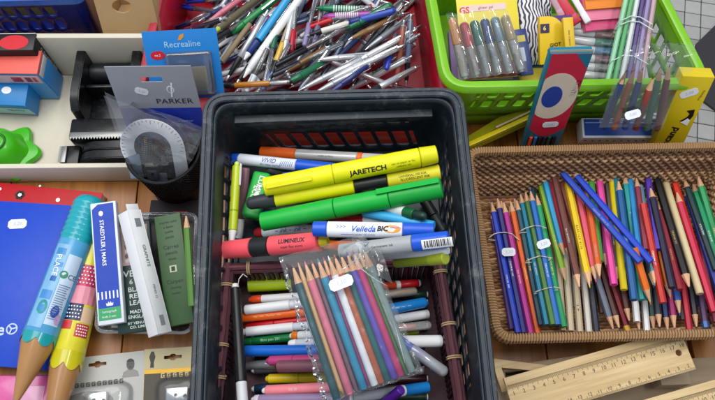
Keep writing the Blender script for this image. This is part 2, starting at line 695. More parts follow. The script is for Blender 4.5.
crate = empty('plastic_crate', (fl.x, fl.y, .002), 'large black slatted plastic crate full of markers', 'crate')
crate_o = (fl.x, fl.y)


def unshift(root, o):
    """Children were made in world coordinates: bring them into the frame of their root."""
    inv = root.matrix_world.inverted() if root.matrix_world else None
    for ch in ([o] if not isinstance(o, (list, tuple)) else o):
        ch.matrix_parent_inverse = Matrix.Translation(-root.location)
    return o


def U(root, o):
    o.matrix_parent_inverse = Matrix.Translation(-Vector(root.location))
    return o


U(crate, sweep('rim', crate, CR, crate_c, .032, .02,
               [(0, -.002), (0, -.022), (-.0025, -.022), (-.0025, -.004), (-.0105, -.004), (-.0105, -.012), (-.013, -.012), (-.013, -.0015), (-.0115, 0), (-.0075, 0), (-.0068, -.0012), (-.0058, -.0012), (-.005, 0), (-.0015, 0)], ZR))


def crate_hole(sd, j, n, k):
    if j < 3 or j > n - 4:
        return False
    if sd == 2:
        return (2 <= k <= 5 or 8 <= k <= 9) and j % 4 != 0 and (k < 7 or True)
    return 1 <= k <= 9 and k % 3 != 0 and j % 4 != 0


ct, cb = inset(crate_c, .0125), inset(crate_c, .0250)
U(crate, shell('lattice_wall', crate, CRD, ct, cb, ZR - .004, .165, .025, .0058, 14, crate_hole, .55, .003))
co, cob = inset(crate_c, .0235), inset(crate_c, .0345)
GREYSKIN = mat('#9aa0a2', .5, var=.2, dirt=.3)
U(crate, shell('outer_wall', crate, GREYSKIN, co, cob, .166, .004, .025, .02, 2, None, 0, .003))
U(crate, flat('bottom', crate, CRD, inset(crate_c, .02), .167))
# ledge moulded across the back wall
for (a, b) in ((234, 432),):
    yw = (cb[2].y + cb[3].y) / 2 + .002
    p, q = P(a, 123, .2), P(b, 120, .2)
    p, q = [P(x_, y_, .2 + .02 * (yw - .004 - P(x_, y_, .2).y) / (P(x_, y_, .22).y - P(x_, y_, .2).y)) for x_, y_ in ((a, 121), (b, 118))]
    d = q - p
    L = d.length
    o = link('ledge', box_mesh(0, L, -.003, .008, -.012, .0, .0015), CRD, crate)
    o.matrix_parent_inverse = Matrix.Translation(-crate.location)
    o.location = p
    o.rotation_euler = (0, 0, math.atan2(d.y, d.x))

# ---- maroon reed basket in the crate
RZ = .225
rb = [V2(P(209, 412, RZ)), V2(P(468, 409, RZ)), V2(P(443, 254, RZ)), V2(P(223, 263, RZ))]
rb[0] = rb[3] + (rb[0] - rb[3]) * 1.25
rb[1] = rb[2] + (rb[1] - rb[2]) * 1.25
reed_b = empty('reed_basket', (rb[0].x, rb[0].y, .168), 'small maroon reed basket of felt pens inside the black crate', 'basket')
REED = mat('#5a2c36', .5, var=.3, scale=90, bump=.3, stretch=(3, .5, 1))
REED2 = mat('#43202a', .55, var=.3, scale=90, bump=.3)
TIE = mat('#a8916c', .6)
rin = inset(rb, .011)
for i in range(4):
    a, b = rb[i], rb[(i + 1) % 4]
    t = (b - a).normalized(); nn = Vector((-t.y, t.x))
    for k, (off, dz, rr) in enumerate(((.0025, -.003, .0030), (.0065, .0, .0033), (.0103, -.0035, .0029), (.001, -.008, .0028))):
        pts = []
        for s in range(25):
            p = a.lerp(b, s / 24) + nn * off
            wz = .0011 * noise.noise(Vector((s * .8, k * 5.0 + i * 17, 0)))
            wx = .0010 * noise.noise(Vector((s * .7, k * 9.0 + i * 11, 3)))
            pts.append(Vector((p.x + nn.x * wx, p.y + nn.y * wx, RZ + dz + wz)))
        U(reed_b, tube('reed', reed_b, REED if k % 2 else REED2, pts, rr, 7))
    for f in ((.12, .45, .62, .9) if i in (1, 3) else (.12, .5, .88)):
        p = a.lerp(b, f) + nn * .006
        pts = [Vector((p.x + nn.x * .0078 * math.cos(u), p.y + nn.y * .0078 * math.cos(u), RZ - .003 + .0068 * math.sin(u))) for u in [2 * math.pi * q / 14 for q in range(14)]]
        for s_ in (0, .0022):
            U(reed_b, tube('tie', reed_b, TIE, [q + Vector((t.x * s_, t.y * s_, 0)) for q in pts], .0009, 5, closed=True))
# upright reeds of the walls, one mass
acc = ([], [])
for i in range(4):
    a, b = rin[i], rin[(i + 1) % 4]
    n = int((b - a).length / .006)
    for j in range(n):
        p = a.lerp(b, (j + .5) / n)
        tube('', None, None, [Vector((p.x, p.y, .170)), Vector((p.x + rnd.uniform(-.001, .001), p.y + rnd.uniform(-.001, .001), RZ - .003))], .0029, 5, into=acc)
o = link('upright_reeds', mesh(*acc), REED2, reed_b, kind='stuff')
U(reed_b, o)
U(reed_b, flat('bottom', reed_b, REED2, inset(rb, .006), .1715))

# ---- wicker basket
WZ = .10
wk = [V2(P(498, 339, WZ)), V2(P(756, 333, WZ)), V2(P(742, 146, WZ)), V2(P(467, 152, WZ))]
wb = inset(wk, .016)
for i_ in (2, 3):
    wb[i_] = wb[i_] + (wb[3 - i_] - wb[i_]).normalized() * .011
wicker = empty('wicker_basket', (wk[0].x, wk[0].y, .002), 'brown woven wicker basket heaped with coloured pencils', 'basket')
CANE = mat('#9d7a54', .5, var=.22, scale=120, bump=.1)
CANE_MATS = [mat('#a07852', .5, var=.5, scale=70, bump=.15), mat('#7c573a', .5, var=.5, scale=70, bump=.15), mat('#b8936a', .5, var=.5, scale=70, bump=.15)]
Lt, Lb = rounded_loop(wk, .02, .0066), rounded_loop(wb, .02, .0066)
N = len(Lt)
n4 = [len([1 for t in Lt if t[1] == i]) for i in range(4)]
Lb2 = []
for i in range(4):
    a, b = wb[i], wb[(i + 1) % 4]
    d = (b - a).normalized(); s0, s1 = a + d * .02, b - d * .02
    Lb2 += [s0.lerp(s1, j / n4[i]) for j in range(n4[i])]
    nx = wb[(i + 2) % 4]; e1 = b + (nx - b).normalized() * .02
    Lb2 += [(1 - t) ** 2 * s1 + 2 * t * (1 - t) * b + t * t * e1 for t in [q / 7 for q in range(7)]]
Ltp = [t[0] for t in Lt]
if N % 2:
    Ltp.pop(); Lb2.pop(); N -= 1
accs = [([], []) for _ in CANE_MATS]
ROWS = 16
for k in range(ROWS):
    z = .006 + (WZ - .012) * k / (ROWS - 1)
    pts = []
    for i in range(N):
        for h in (0, .5):
            f = (i + h) % N
            i0 = int(f); t = f - i0
            p = Lb2[i0].lerp(Lb2[(i0 + 1) % N], t).lerp(Ltp[i0].lerp(Ltp[(i0 + 1) % N], t), z / WZ)
            q = Ltp[(i0 + 1) % N] - Ltp[i0]
            tg = q.normalized()
            w_ = math.sin(math.pi * (i + h) + math.pi / 2 + math.pi * k) * .0024
            pts.append(Vector((p.x + tg.y * w_, p.y - tg.x * w_, z + .0015 * noise.noise(Vector((i * .23, k * 3.7, 0))))))
    tube('', None, None, pts, [.0026 * (1 + .30 * noise.noise(Vector((q_ * .09, k * 5.1, 2)))) for q_ in range(len(pts))], 5, closed=True, into=accs[rnd.randrange(3)])
for a_, m_ in zip(accs, CANE_MATS):
    U(wicker, link('woven_cane', mesh(*a_), m_, wicker, kind='stuff'))
acc = ([], [])
for i in range(0, N):
    tube('', None, None, [Vector((Lb2[i].x, Lb2[i].y, .003)), Vector((Ltp[i].x, Ltp[i].y, WZ - .002))], .0013, 4, into=acc)
U(wicker, link('cane_stakes', mesh(*acc), CANE_MATS[1], wicker, kind='stuff'))
U(wicker, flat('bottom', wicker, CANE_MATS[1], inset(wb, .002), .006))
fin = inset(wb, .004)
facc = [([], []) for _ in CANE_MATS]
NS = 46
for k in range(NS):
    a, b = fin[0].lerp(fin[3], (k + .5) / NS), fin[1].lerp(fin[2], (k + .5) / NS)
    n = int((b - a).length / .0033)
    tube('', None, None, [Vector((a.lerp(b, i / n).x, a.lerp(b, i / n).y + .0008 * noise.noise(Vector((i * .2, k * 3.0, 5))), .0085 + .0019 * math.sin(math.pi * (i / 2 + k) + .78))) for i in range(n + 1)], .0026, 5, into=facc[rnd.randrange(3)])
for a_, m_ in zip(facc, CANE_MATS):
    U(wicker, link('woven_floor', mesh(*a_), m_, wicker, kind='stuff'))
loop3 = [Vector((p.x, p.y, WZ + .001)) for p in Ltp]
U(wicker, tube('rim_core', wicker, CANE, loop3, .0048, 8, closed=True))
# the wound binding of the rim
per = [0]
for i in range(N):
    per.append(per[-1] + (loop3[(i + 1) % N] - loop3[i]).length)
pts = []
turns = int(per[-1] / .0036)
for s in range(turns * 8):
    d = per[-1] * s / (turns * 8)
    while True:
        i = min(N - 1, int(np.searchsorted(per, d, side='right')) - 1)
        break
    t = (d - per[i]) / max(1e-9, per[i + 1] - per[i])
    p = loop3[i].lerp(loop3[(i + 1) % N], t)
    tg = (loop3[(i + 1) % N] - loop3[i]).normalized()
    nrm = Vector((tg.y, -tg.x, 0))
    a = 2 * math.pi * s / 8
    pts.append(p + nrm * (.0056 * math.cos(a)) + Vector((0, 0, .0056 * math.sin(a))))
U(wicker, tube('rim_binding', wicker, CANE, pts, .00155, 5, closed=True, kind='stuff'))

# ---- red plastic box of pens
RB = mat('#a01028', .35, var=.12, bump=.05)
ZB = .10
rx = [V2(P(126, 134, ZB)), V2(P(455, 129, ZB)), V2(P(428, -55, ZB)), V2(P(165, -50, ZB))]
redbox = empty('plastic_box', (rx[0].x, rx[0].y, .002), 'crimson plastic box holding a heap of ballpoint pens', 'box')
U(redbox, shell('wall', redbox, RB, inset(rx, .008), inset(rx, .02), ZB, .003, .02, .03, 2, None, 0, .003))
U(redbox, sweep('rim', redbox, RB, rx, .025, .03, [(0, -.001), (0, -.010), (-.002, -.010), (-.003, -.004), (-.012, -.003), (-.013, 0), (-.011, .001), (-.001, .001)], ZB))
U(redbox, flat('bottom', redbox, RB, inset(rx, .02), .006))

# ---- lime green basket
GB = mat('#74b416', .3, var=.08, coat=.2)
ZG = .15
gx = [V2(P(443, 91, ZG)), V2(P(716, 86, ZG)), V2(P(648, -45, ZG)), V2(P(419, -42, ZG))]
green = empty('plastic_basket', (gx[0].x, gx[0].y, .002), 'lime green perforated plastic basket of marker packs', 'basket')


def g_hole(sd, j, n, k):
    if j < 2 or j > n - 4:
        return False
    if sd in (0, 2):
        return k in (3, 4, 6, 7) and j % 5 in (0, 1, 2)
    return 2 <= k <= 6 and j % 4 in (0, 1, 2) and k != 4


U(green, shell('wall', green, GB, inset(gx, .010), inset(gx, .022), ZG - .002, .04, .028, .0052, 10, g_hole, .55, .0025))
U(green, flat('bottom', green, GB, inset(gx, .022), .042))
U(green, shell('foot', green, GB, inset(gx, .024), inset(gx, .028), .041, .003, .028, .03, 1, None, 0, .0025))
U(green, sweep('rim', green, GB, gx, .04, .02, [(0, -.003), (.001, -.007), (-.001, -.007), (-.003, -.004), (-.012, -.002), (-.0145, -.006), (-.016, -.004), (-.0145, .001), (-.010, .003), (-.004, .002)], ZG))

# ---- cream wooden tray
CREAM = mat('#cfc8b6', .55, var=.10, scale=18, bump=.06, dirt=.10)
ZT = .052
tr = [V2(P(-60, 169, ZT)), V2(P(152, 167, ZT)), V2(P(150, 33, .11)), V2(P(-70, 33, .11))]
tray = empty('wooden_tray', (tr[0].x, tr[0].y, .002), 'cream painted wooden tray with tape dispensers and small boxes', 'tray')


def plank_between(name, parent, m, a, b, z0, z1, th, bev=.0015, root=None):
    d = b - a
    L = d.length
    o = link(name, box_mesh(0, L, 0, th, z0, z1, bev), m, parent)
    o.matrix_parent_inverse = Matrix.Translation(-Vector((root or parent).location))
    o.location = (a.x, a.y, 0)
    o.rotation_euler = (0, 0, math.atan2(d.y, d.x))
    return o


plank_between('board', tray, CREAM, tr[0], tr[1], .002, ZT, .008)
plank_between('board', tray, CREAM, tr[2], tr[3], .002, .11, .009)
tin = inset(tr, .0095)
plank_between('board', tray, CREAM, tin[1], tin[2], .002, ZT, .008)
plank_between('board', tray, CREAM, tin[3], tin[0], .002, ZT, .008)
U(tray, flat('bottom', tray, CREAM, tin, .006, .004))

# ---- dark blue open basket behind the tray
NB = mat('#0b1c6b', .3, var=.15, coat=.3)
zb_ = .155
nx_ = [V2(P(-70, 3, zb_)), V2(P(84, -1, zb_)), V2(P(80, -70, zb_)), V2(P(-70, -70, zb_))]
nb = empty('plastic_basket', (nx_[0].x, nx_[0].y, .002), 'dark blue basket with square openings behind the cream tray', 'basket')
U(nb, shell('wall', nb, NB, inset(nx_, .006), inset(nx_, .016), zb_ - .002, .01, .02, .0072, 12,
            lambda sd, j, n, k: sd == 0 and 3 < j < n - 3 and 2 <= k <= 10 and k % 3 != 1 and j % 3 != 0, -.15, .003))
U(nb, sweep('rim', nb, mat('#2b5fb0', .3), nx_, .022, .03, [(0, 0), (0, -.012), (-.003, -.012), (-.004, -.004), (-.012, -.003), (-.012, 0), (-.006, .003)], zb_))
U(nb, flat('bottom', nb, NB, inset(nx_, .016), .013))
cb_ = P(25, 2, .05)
o = empty('yellow_carton', (cb_.x, cb_.y + .03, .014), 'yellowish carton inside the dark blue basket', 'carton')
box('carton_body', o, mat('#a59c45', .6), -.10, .05, -.035, .06, 0, .10, .001)
box('lid_flap', o, mat('#bdb35c', .6), -.10, .05, -.034, .012, .1005, .102, .0003)

# ---- kraft box with a hand hole
KR = mat('#b39468', .75, var=.10, scale=30, bump=.08)
p0, p1, p2 = P(104, 36, .085), P(160, 33, .085), P(98, -16, .16)
M, W, H = frame(p0, p1, p2)
kb = empty('kraft_box', M, 'tan kraft cardboard box with an oval hand hole', 'box')
n = 24
hole = ell(W * .45, H * .56, .015, .011, n)
outer = []
for i in range(n):       # rim points on the panel's border, matched to the hole's
    a = 2 * math.pi * i / n
    dx, dy = math.cos(a), math.sin(a)
    cx, cy = W * .45, H * .56
    tt = min(((W - cx) / dx if dx > 1e-6 else 9), ((-cx) / dx if dx < -1e-6 else 9), ((H - cy) / dy if dy > 1e-6 else 9), ((-cy) / dy if dy < -1e-6 else 9))
    outer.append((cx + dx * tt, cy + dy * tt))
for cx_, cy_ in ((0, 0), (W, 0), (W, H), (0, H)):
    k = min(range(n), key=lambda i: (outer[i][0] - cx_) ** 2 + (outer[i][1] - cy_) ** 2)
    outer[k] = (cx_, cy_)
v = [(x, y, 0) for x, y in outer] + [(x, y, 0) for x, y in hole]
o = link('front_panel', mesh(v, [(i, (i + 1) % n, n + (i + 1) % n, n + i) for i in range(n)]), KR, kb, smooth=False)
md = o.modifiers.new('s', 'SOLIDIFY'); md.thickness = .004; md.offset = -1
box('side_panel', kb, KR, -.0005, .0035, 0, H, -.11, -.0045, .0005)
box('side_panel', kb, KR, W - .0035, W + .0005, 0, H, -.11, -.0045, .0005)
box('back_panel', kb, KR, 0, W, 0, H, -.115, -.111, .0005)
box('bottom_panel', kb, KR, .004, W - .004, .0005, .004, -.11, -.005, .0005)

# ================================================================== the heap of pens in the red box
def retract(barrel, grip=None, tip=CHROME, r=4.6, metal=False):
    b = mat(barrel, .28, metal=.5 if metal else 0, var=.08, coat=.2)
    g = grip if grip is not None else b
    return [('tip', tip, 0, .075, .7, 2.7, 'r'), ('grip', g, .075, .33, 2.9, r, 'r'), ('barrel', b, .33, .90, r, r * .94, 'r'),
            ('top_ring', CHROME, .90, .925, r * .98, r * .98, 'r'), ('push_button', CHROME, .925, 1, 2.1, 2.0, 'r')]


def capped(cap, barrel=None, ink='#23233a', r=4.2):
    c = mat(cap, .3, var=.08)
    bm_ = CLEAR if barrel is None else mat(barrel, .3, var=.08)
    return [('cap', c, 0, .38, r * .8, r + .4, 'dome0'), ('barrel', bm_, .38, .975, r - .4, r - .4, 'r'), ('ink_tube', mat(ink, .4), .385, .96, 1.3, 1.3, 'plain'), ('end_plug', c, .975, 1, r - .6, r - .9, 'r')]


def fat(col, nose, r=5.2, tail=None):
    b = mat(col, .3, var=.06, coat=.2)
    return [('nose', nose, 0, .10, 1.6, r * .75, 'dome0'), ('grip', b, .10, .3, r * .8, r, 'r'), ('barrel', b, .3, .93, r, r * .95, 'r'), ('end_cap', tail or b, .93, 1, r * .9, r * .8, 'dome1')]


pens = Pile(.03)
GP = 'ballpoint pens heaped in the crimson box'
n_fill = 0
# hidden lower layers first, all over the box
GREY_NAMES = {'#8d9096': 'mid grey', '#70737a': 'steel grey', '#3a3c42': 'charcoal', '#b6b8bd': 'light grey', '#c9ccd0': 'silvery white', '#55627a': 'slate blue', '#9aa0a8': 'ash grey', '#2b3560': 'navy', '#d0d2d6': 'off white', '#b8babf': 'pearl grey'}
fillers = []
greys = ['#8d9096', '#9aa0a8', '#d0d2d6', '#c9ccd0', '#3a3c42', '#b6b8bd', '#c9ccd0', '#55627a', '#9aa0a8', '#2b3560', '#d0d2d6', '#b8babf']
base_pile = Pile(.008)
base_pile.rods = pens.rods
pens.floor = .008
pens.cap = .080
for i in range(150):
    cx, cy = rnd.uniform(195, 405), rnd.uniform(-20, 92)
    ang = rnd.uniform(-1.2, -.2) if rnd.random() < .88 else rnd.uniform(.1, 1.2)
    l = rnd.uniform(38, 46)
    a, b = (cx - l * math.cos(ang), cy - l * math.sin(ang)), (cx + l * math.cos(ang), cy + l * math.sin(ang))
    if min(a[0], b[0]) < 172 or max(a[0], b[0]) > 424 or max(a[1], b[1]) > 104:
        continue
    p1, p2 = pens.rest(a, b, .0042, .03)
    c = rnd.choice(greys)
    if rnd.random() < .35:
        sg, lb = capped(c), 'clear barrelled ballpoint buried low in the pen heap'
    else:
        sg, lb = retract(c, r=4.4, metal=rnd.random() < .6), 'grey ballpoint pen buried low in the pen heap'
    fillers.append((c, 'clear' if lb.startswith('clear') else 'retractable', (p1 + p2) / 2, stick('ballpoint_pen', lb, 'pen', p1, p2, sg, GP + ', lower layer', sides=10)))

print('PEN FILL Z', max(max(a[2], b[2]) for a, b, r in pens.rods))
pens.cap = .105
PL = [
 # type, x1, y1, x2, y2, colour, label
 ('c', 178, 6, 218, 12, '#1f2f9a', 'navy capped pen by the inner side wall of the crimson box'),
 ('c', 186, 2, 236, -4, '#27379c', 'blue clear pen at the far corner of the pen heap'),
 ('c', 176, 28, 212, 14, '#23264f', 'dark clear pen behind the blue blister card, with pale end'),
 ('r', 178, 34, 226, 18, '#3b2b3f', 'dark plum pen behind the blue blister card'),
 ('r', 196, 38, 240, -2, '#b8455a', 'pinkish red pen beside the olive pen'),
 ('r', 206, 24, 250, -8, '#c06a78', 'faded pink pen beside the dark navy ones'),
 ('f', 213, 33, 264, -6, '#5c5640', 'olive brown pen with a lime yellow nose', '#b9c23a'),
 ('c', 206, 44, 262, 10, '#20222a', 'black clear pen lying under the thick green pen'),
 ('r', 222, 62, 262, 8, '#8c7a60', 'brown cardboard barrelled pen with blunt end'),
 ('f', 226, 38, 284, -8, '#0d7a3c', 'thick green pen with a black nose', '#14181a'),
 ('r', 242, 40, 272, 14, '#a01a48', 'magenta pen under the silver one'),
 ('s', 226, 81, 268, 10, '#b4b6ba', 'long silver pen beside the cyan pen'),
 ('r', 236, 84, 276, 30, '#a6a9ae', 'slim grey pen under the white pen'),
 ('b', 244, 60, 291, -6, '#1d93c8', 'thick cyan pen with navy grip and white nose', '#16306e'),
 ('c', 278, 26, 263, 88, '#0f5a44', 'clear barrelled pen with a dark green cap'),
 ('r', 268, 84, 292, 18, '#c9a23a', 'golden yellow pen behind the dark green cap'),
 ('s', 281, 62, 296, 0, '#c2c4c8', 'silver white pen standing almost straight up the heap'),
 ('w', 243, 78, 303, -6, '#e2e5e6', 'thick white pen lying across the heap', None),
 ('c', 291, 52, 297, -4, '#b01830', 'clear pen with a bright red cap pointing at the crate'),
 ('c', 304, 46, 318, -10, '#8a7fa8', 'lilac tinted clear pen, one of two side by side'),
 ('c', 314, 44, 325, -8, '#6f6a86', 'smoky clear pen beside the lilac one'),
 ('c', 333, -2, 330, 44, '#4a4d5a', 'smoky grey capped pen under the chequered green pen'),
 ('c', 262, 90, 290, 44, '#5c6e9a', 'clear pen with blue grey cap above the crate rim'),
 ('c', 246, 92, 268, 48, '#c8ccd4', 'clear pen with white cap above the crate rim'),
 ('s', 298, 92, 330, 48, '#98a0a8', 'grey metal pen low beside the green stub'),
 ('c', 275, 66, 356, 22, '#1a1d24', 'long black clear pen crossing the middle of the heap'),
 ('c', 272, 76, 345, 42, '#282c36', 'second long black clear pen below the first'),
 ('r', 284, 73, 330, 46, '#6b4a22', 'amber and black pen under the clear ones'),
 ('f', 286, 84, 332, 58, '#0e5f3e', 'dark green pen stub near the crate rim', '#15161a'),
 ('f', 316, 8, 388, 11, '#157a52', 'green pen with pale chequered grip', '#0b6b44'),
 ('f', 322, 17, 378, 14, '#a4449a', 'violet pink pen below the chequered green one', '#8a3a86'),
 ('c', 307, 28, 372, 6, '#b51f2a', 'clear pen with red cap under the pink pen'),
 ('r', 306, 36, 352, 22, '#d0cdc2', 'white pen with brown nose in the middle of the heap'),
 ('b', 345, 24, 396, 10, '#2b49a4', 'royal blue pen beside the violet one', '#1e2f78'),
 ('f', 345, 30, 392, 4, '#1d6e48', 'teal green pen under the royal blue one', '#124c34'),
 ('r', 348, 40, 402, 14, '#7a5a30', 'brown amber pen under the silver ones'),
 ('c', 362, 52, 404, 2, '#2b2f3c', 'slim black pen leaning to the crimson side wall'),
 ('s', 365, 50, 414, 14, '#8e949c', 'steel grey pen leaning to the crimson side wall'),
 ('s', 372, 66, 420, 34, '#777d86', 'dull grey pen half under the two bright silver pens'),
 ('r', 396, 88, 404, 20, '#8a4a3a', 'copper pen standing along the crimson side wall'),
 ('r', 406, 86, 411, 14, '#5c6a86', 'slate blue pen standing along the crimson side wall'),
 ('s', 318, 60, 378, 54, '#c3c5c8', 'pale silver pen lying crosswise below the silver pair'),
 ('s', 300, 90, 368, 56, '#bfc2c6', 'pale grey pen running down to the crate rim'),
 ('s', 312, 95, 374, 62, '#a6aab0', 'grey silver pen next to the one with navy clip'),
 ('r', 326, 96, 372, 62, '#1f2a66', 'navy pen between the silver ones near the crate'),
 ('s', 346, 92, 412, 56, '#c8cacd', 'bright silver pen nearest the crate, second from the corner'),
 ('s', 358, 98, 420, 66, '#b2b5ba', 'silver pen lowest at the corner next to the crate'),
 ('c', 386, 70, 396, 34, '#2a3fae', 'clear pen with a small blue end near the side wall'),
 ('s', 328, 81, 404, 45, '#cfd0d2', 'bright silver pen with chrome tip, lower of the silver pair'),
 ('s', 342, 70, 417, 29, '#d3d4d6', 'bright silver pen with chrome tip, upper of the silver pair'),
 ('g', 224, 86, 290, 82, '#b07420', 'amber pen with black nose lying along the crate rim'),
]
for e in PL:
    ty, x1, y1, x2, y2, col, lb = e[:7]
    r = {'f': 5.8, 'b': 6.2, 'w': 6.6, 'g': 4.4, 's': 5.1}.get(ty, 4.7)
    p1, p2 = pens.rest((x1, y1), (x2, y2), r / 1000, .06)
    ca = rnd.uniform(-1.6, 1.6)
    clip = (.60, .91, CHROME, 2.6, r + 1.6, ca)
    if ty == 'c':
        sg = capped(col, r=4.5, ink=rnd.choice(['#1c2046', '#17171c', '#5a1420']))
        clip = (.06, .36, mat(col, .3, var=.08), 2.6, r + 1.5, ca)
    elif ty == 'r':
        sg = retract(col, grip=rnd.choice([None, BLACK, None]), r=r)
    elif ty == 's':
        sg = retract(col, metal=True, grip=rnd.choice([None, SILVER, BLACK, None]), r=r)
    elif ty == 'f':
        sg = fat(col, mat(e[7], .3), r)
        if 'chequered' in lb:
            pal = mat('#c8d8cc', .4)
            for q in range(12):
                sg.append(('grip_ring', pal, .24 + q * .035, .24 + q * .035 + .017, r + .15, r + .15, 'plain'))
    elif ty == 'b':
        g = mat(e[7], .35)
        sg = fat(col, WHITE if 'white nose' in lb else g, r)
        sg[1] = ('grip', g, .10, .28, r * .85, r + .1, 'r')
    elif ty == 'w':
        sg = fat(col, WHITE, r)
        clip = None
    else:
        sg = [('nose', BLACK, 0, .17, r, r, 'dome0'), ('barrel', mat(col, .25, coat=.4), .17, .70, r, r, 'r'), ('clear_end', CLEAR, .70, 1, r, r * .9, 'r'), ('brush', mat('#d8d6cf', .6), .70, .96, 2.2, 2.6, 'plain')]
        clip = None
    if lb.startswith('brown cardboard'):
        sg = [('barrel', mat('#8c7a60', .8, var=.15), 0, .7, 4.4, 4.4, 'r'), ('end_cap', BLACK, .7, 1, 4, 4, 'r')]
        clip = None
    stick('ballpoint_pen', lb, 'pen', p1, p2, sg, GP, clip=clip, sides=14)

print('PEN Z', sorted(round(float(max(a[2], b[2])), 3) for a, b, r in pens.rods)[-12:])


def short(lb):
    return re.split(r' (?:with|by|beside|under|lying|behind|at|low|near|next|between|below|crossing|leaning|standing|running|half|above|pointing|along|in|and)\b|,', lb)[0]


named = [(short(e[6]), P((e[1] + e[3]) / 2, (e[2] + e[4]) / 2, .05)) for e in PL]
for c, ty, mid, o in fillers:
    near = sorted(named, key=lambda n_: (n_[1] - mid).length)
    lab = '%s %s pen partly buried under the %s' % (GREY_NAMES[c], ty, near[0][0])
    for alt in near[1:4]:
        if lab not in USED:
            break
        lab = ' '.join(('%s %s pen half hidden between the %s and %s' % (GREY_NAMES[c], ty, near[0][0], alt[0])).split()[:16])
    USED.add(lab)
    o['label'] = lab

# ================================================================== pencils in the wicker basket
PEN_G = 'coloured pencils in the wicker basket'
pc = Pile(.014)
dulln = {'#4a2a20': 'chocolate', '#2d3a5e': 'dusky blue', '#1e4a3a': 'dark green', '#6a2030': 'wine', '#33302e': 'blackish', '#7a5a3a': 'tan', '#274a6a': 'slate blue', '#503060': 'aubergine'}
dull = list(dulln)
bottom = []
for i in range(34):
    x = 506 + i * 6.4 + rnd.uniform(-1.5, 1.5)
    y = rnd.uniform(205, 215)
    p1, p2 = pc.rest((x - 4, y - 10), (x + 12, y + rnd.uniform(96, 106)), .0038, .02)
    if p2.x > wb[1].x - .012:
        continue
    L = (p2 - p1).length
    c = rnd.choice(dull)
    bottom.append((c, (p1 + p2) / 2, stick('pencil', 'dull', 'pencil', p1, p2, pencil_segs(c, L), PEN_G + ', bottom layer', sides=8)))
# second layer: pencils whose lower ends show along the front wall
LOW = [
 # x1,y1 (far end) x2,y2 (near end), colour, name, options: f = sharpened end towards the front
 (556, 226, 563, 327, '#b8a68c', 'bare wood', 'n'), (563, 222, 571, 327, '#c6b79c', 'pale bare wood', 'n'),
 (571, 222, 580, 328, '#bcab90', 'bare wood lettered', 'n'), (579, 224, 589, 328, '#cfcac0', 'whitish', 'n'),
 (584, 226, 597, 329, '#1d2536', 'navy black', 'n'), (588, 250, 614, 328, '#6d7688', 'grey blue', 'f'),
 (592, 238, 620, 327, '#4a2420', 'dark brown', 'f'), (602, 252, 628, 328, '#7a1424', 'deep red gold ended', 'g'),
 (612, 240, 630, 320, '#54302c', 'cocoa brown', 'f'), (622, 240, 640, 329, '#3c2622', 'umber', 'f'),
 (628, 226, 637, 318, '#1b5a8a', 'steel blue white ended', 'w'), (637, 226, 647, 328, '#2a8090', 'teal white ended', 'w'),
 (644, 232, 654, 328, '#20443a', 'bottle green', 'f'), (650, 236, 660, 326, '#2a3040', 'slate', 'f'),
 (656, 240, 668, 329, '#243a70', 'dark blue', 'f'), (663, 234, 675, 327, '#a8246a', 'raspberry', 'f'),
 (668, 240, 680, 312, '#2358a8', 'mid blue', 'f'), (676, 236, 690, 330, '#b01c34', 'crimson', 'n'),
 (684, 236, 697, 326, '#2c2630', 'black', 'f'), (692, 240, 706, 324, '#5a3a68', 'purple blue ended', 'b'),
 (700, 236, 716, 318, '#a03a5a', 'rose', 'n'), (708, 232, 724, 320, '#3c6aa8', 'sky', 'n'),
]
allp = []
for x1, y1, x2, y2, col, nm, op in LOW:
    y2 += 4
    r = 4.5
    p1, p2 = pc.rest((x1, y1), (x2, y2), r / 1000, .02)
    L = (p2 - p1).length
    if op == 'f':
        sg = pencil_segs(col, L, r, flip=True)
    elif op == 'w':
        sg = pencil_segs(col, L, r, whitetail=.72)
    elif op == 'g':
        sg = pencil_segs(col, L, r, endcol='#c99a2c', sharp=False)
    elif op == 'b':
        sg = pencil_segs(col, L, r, endcol='#2f6ab8', sharp=False)
    else:
        sg = pencil_segs(col, L, r, sharp=False, lead='#3a3a3a')
    if 'wood' in nm or nm == 'whitish':
        sg = [(n_, mat(col, .6, var=.1, scale=200) if n_ == 'shaft' else m_, a, b, ra, rb_, s) for n_, m_, a, b, ra, rb_, s in sg]
    allp.append((nm, 'lower', (x1 + x2) / 2, stick('pencil', '', 'pencil', p1, p2, sg, PEN_G, sides=8)))
    if 'lettered' in nm:
        text(allp[-1][3], 'CE', .008, .80 * L, 0, 0, DARKINK, cyl=.0042)

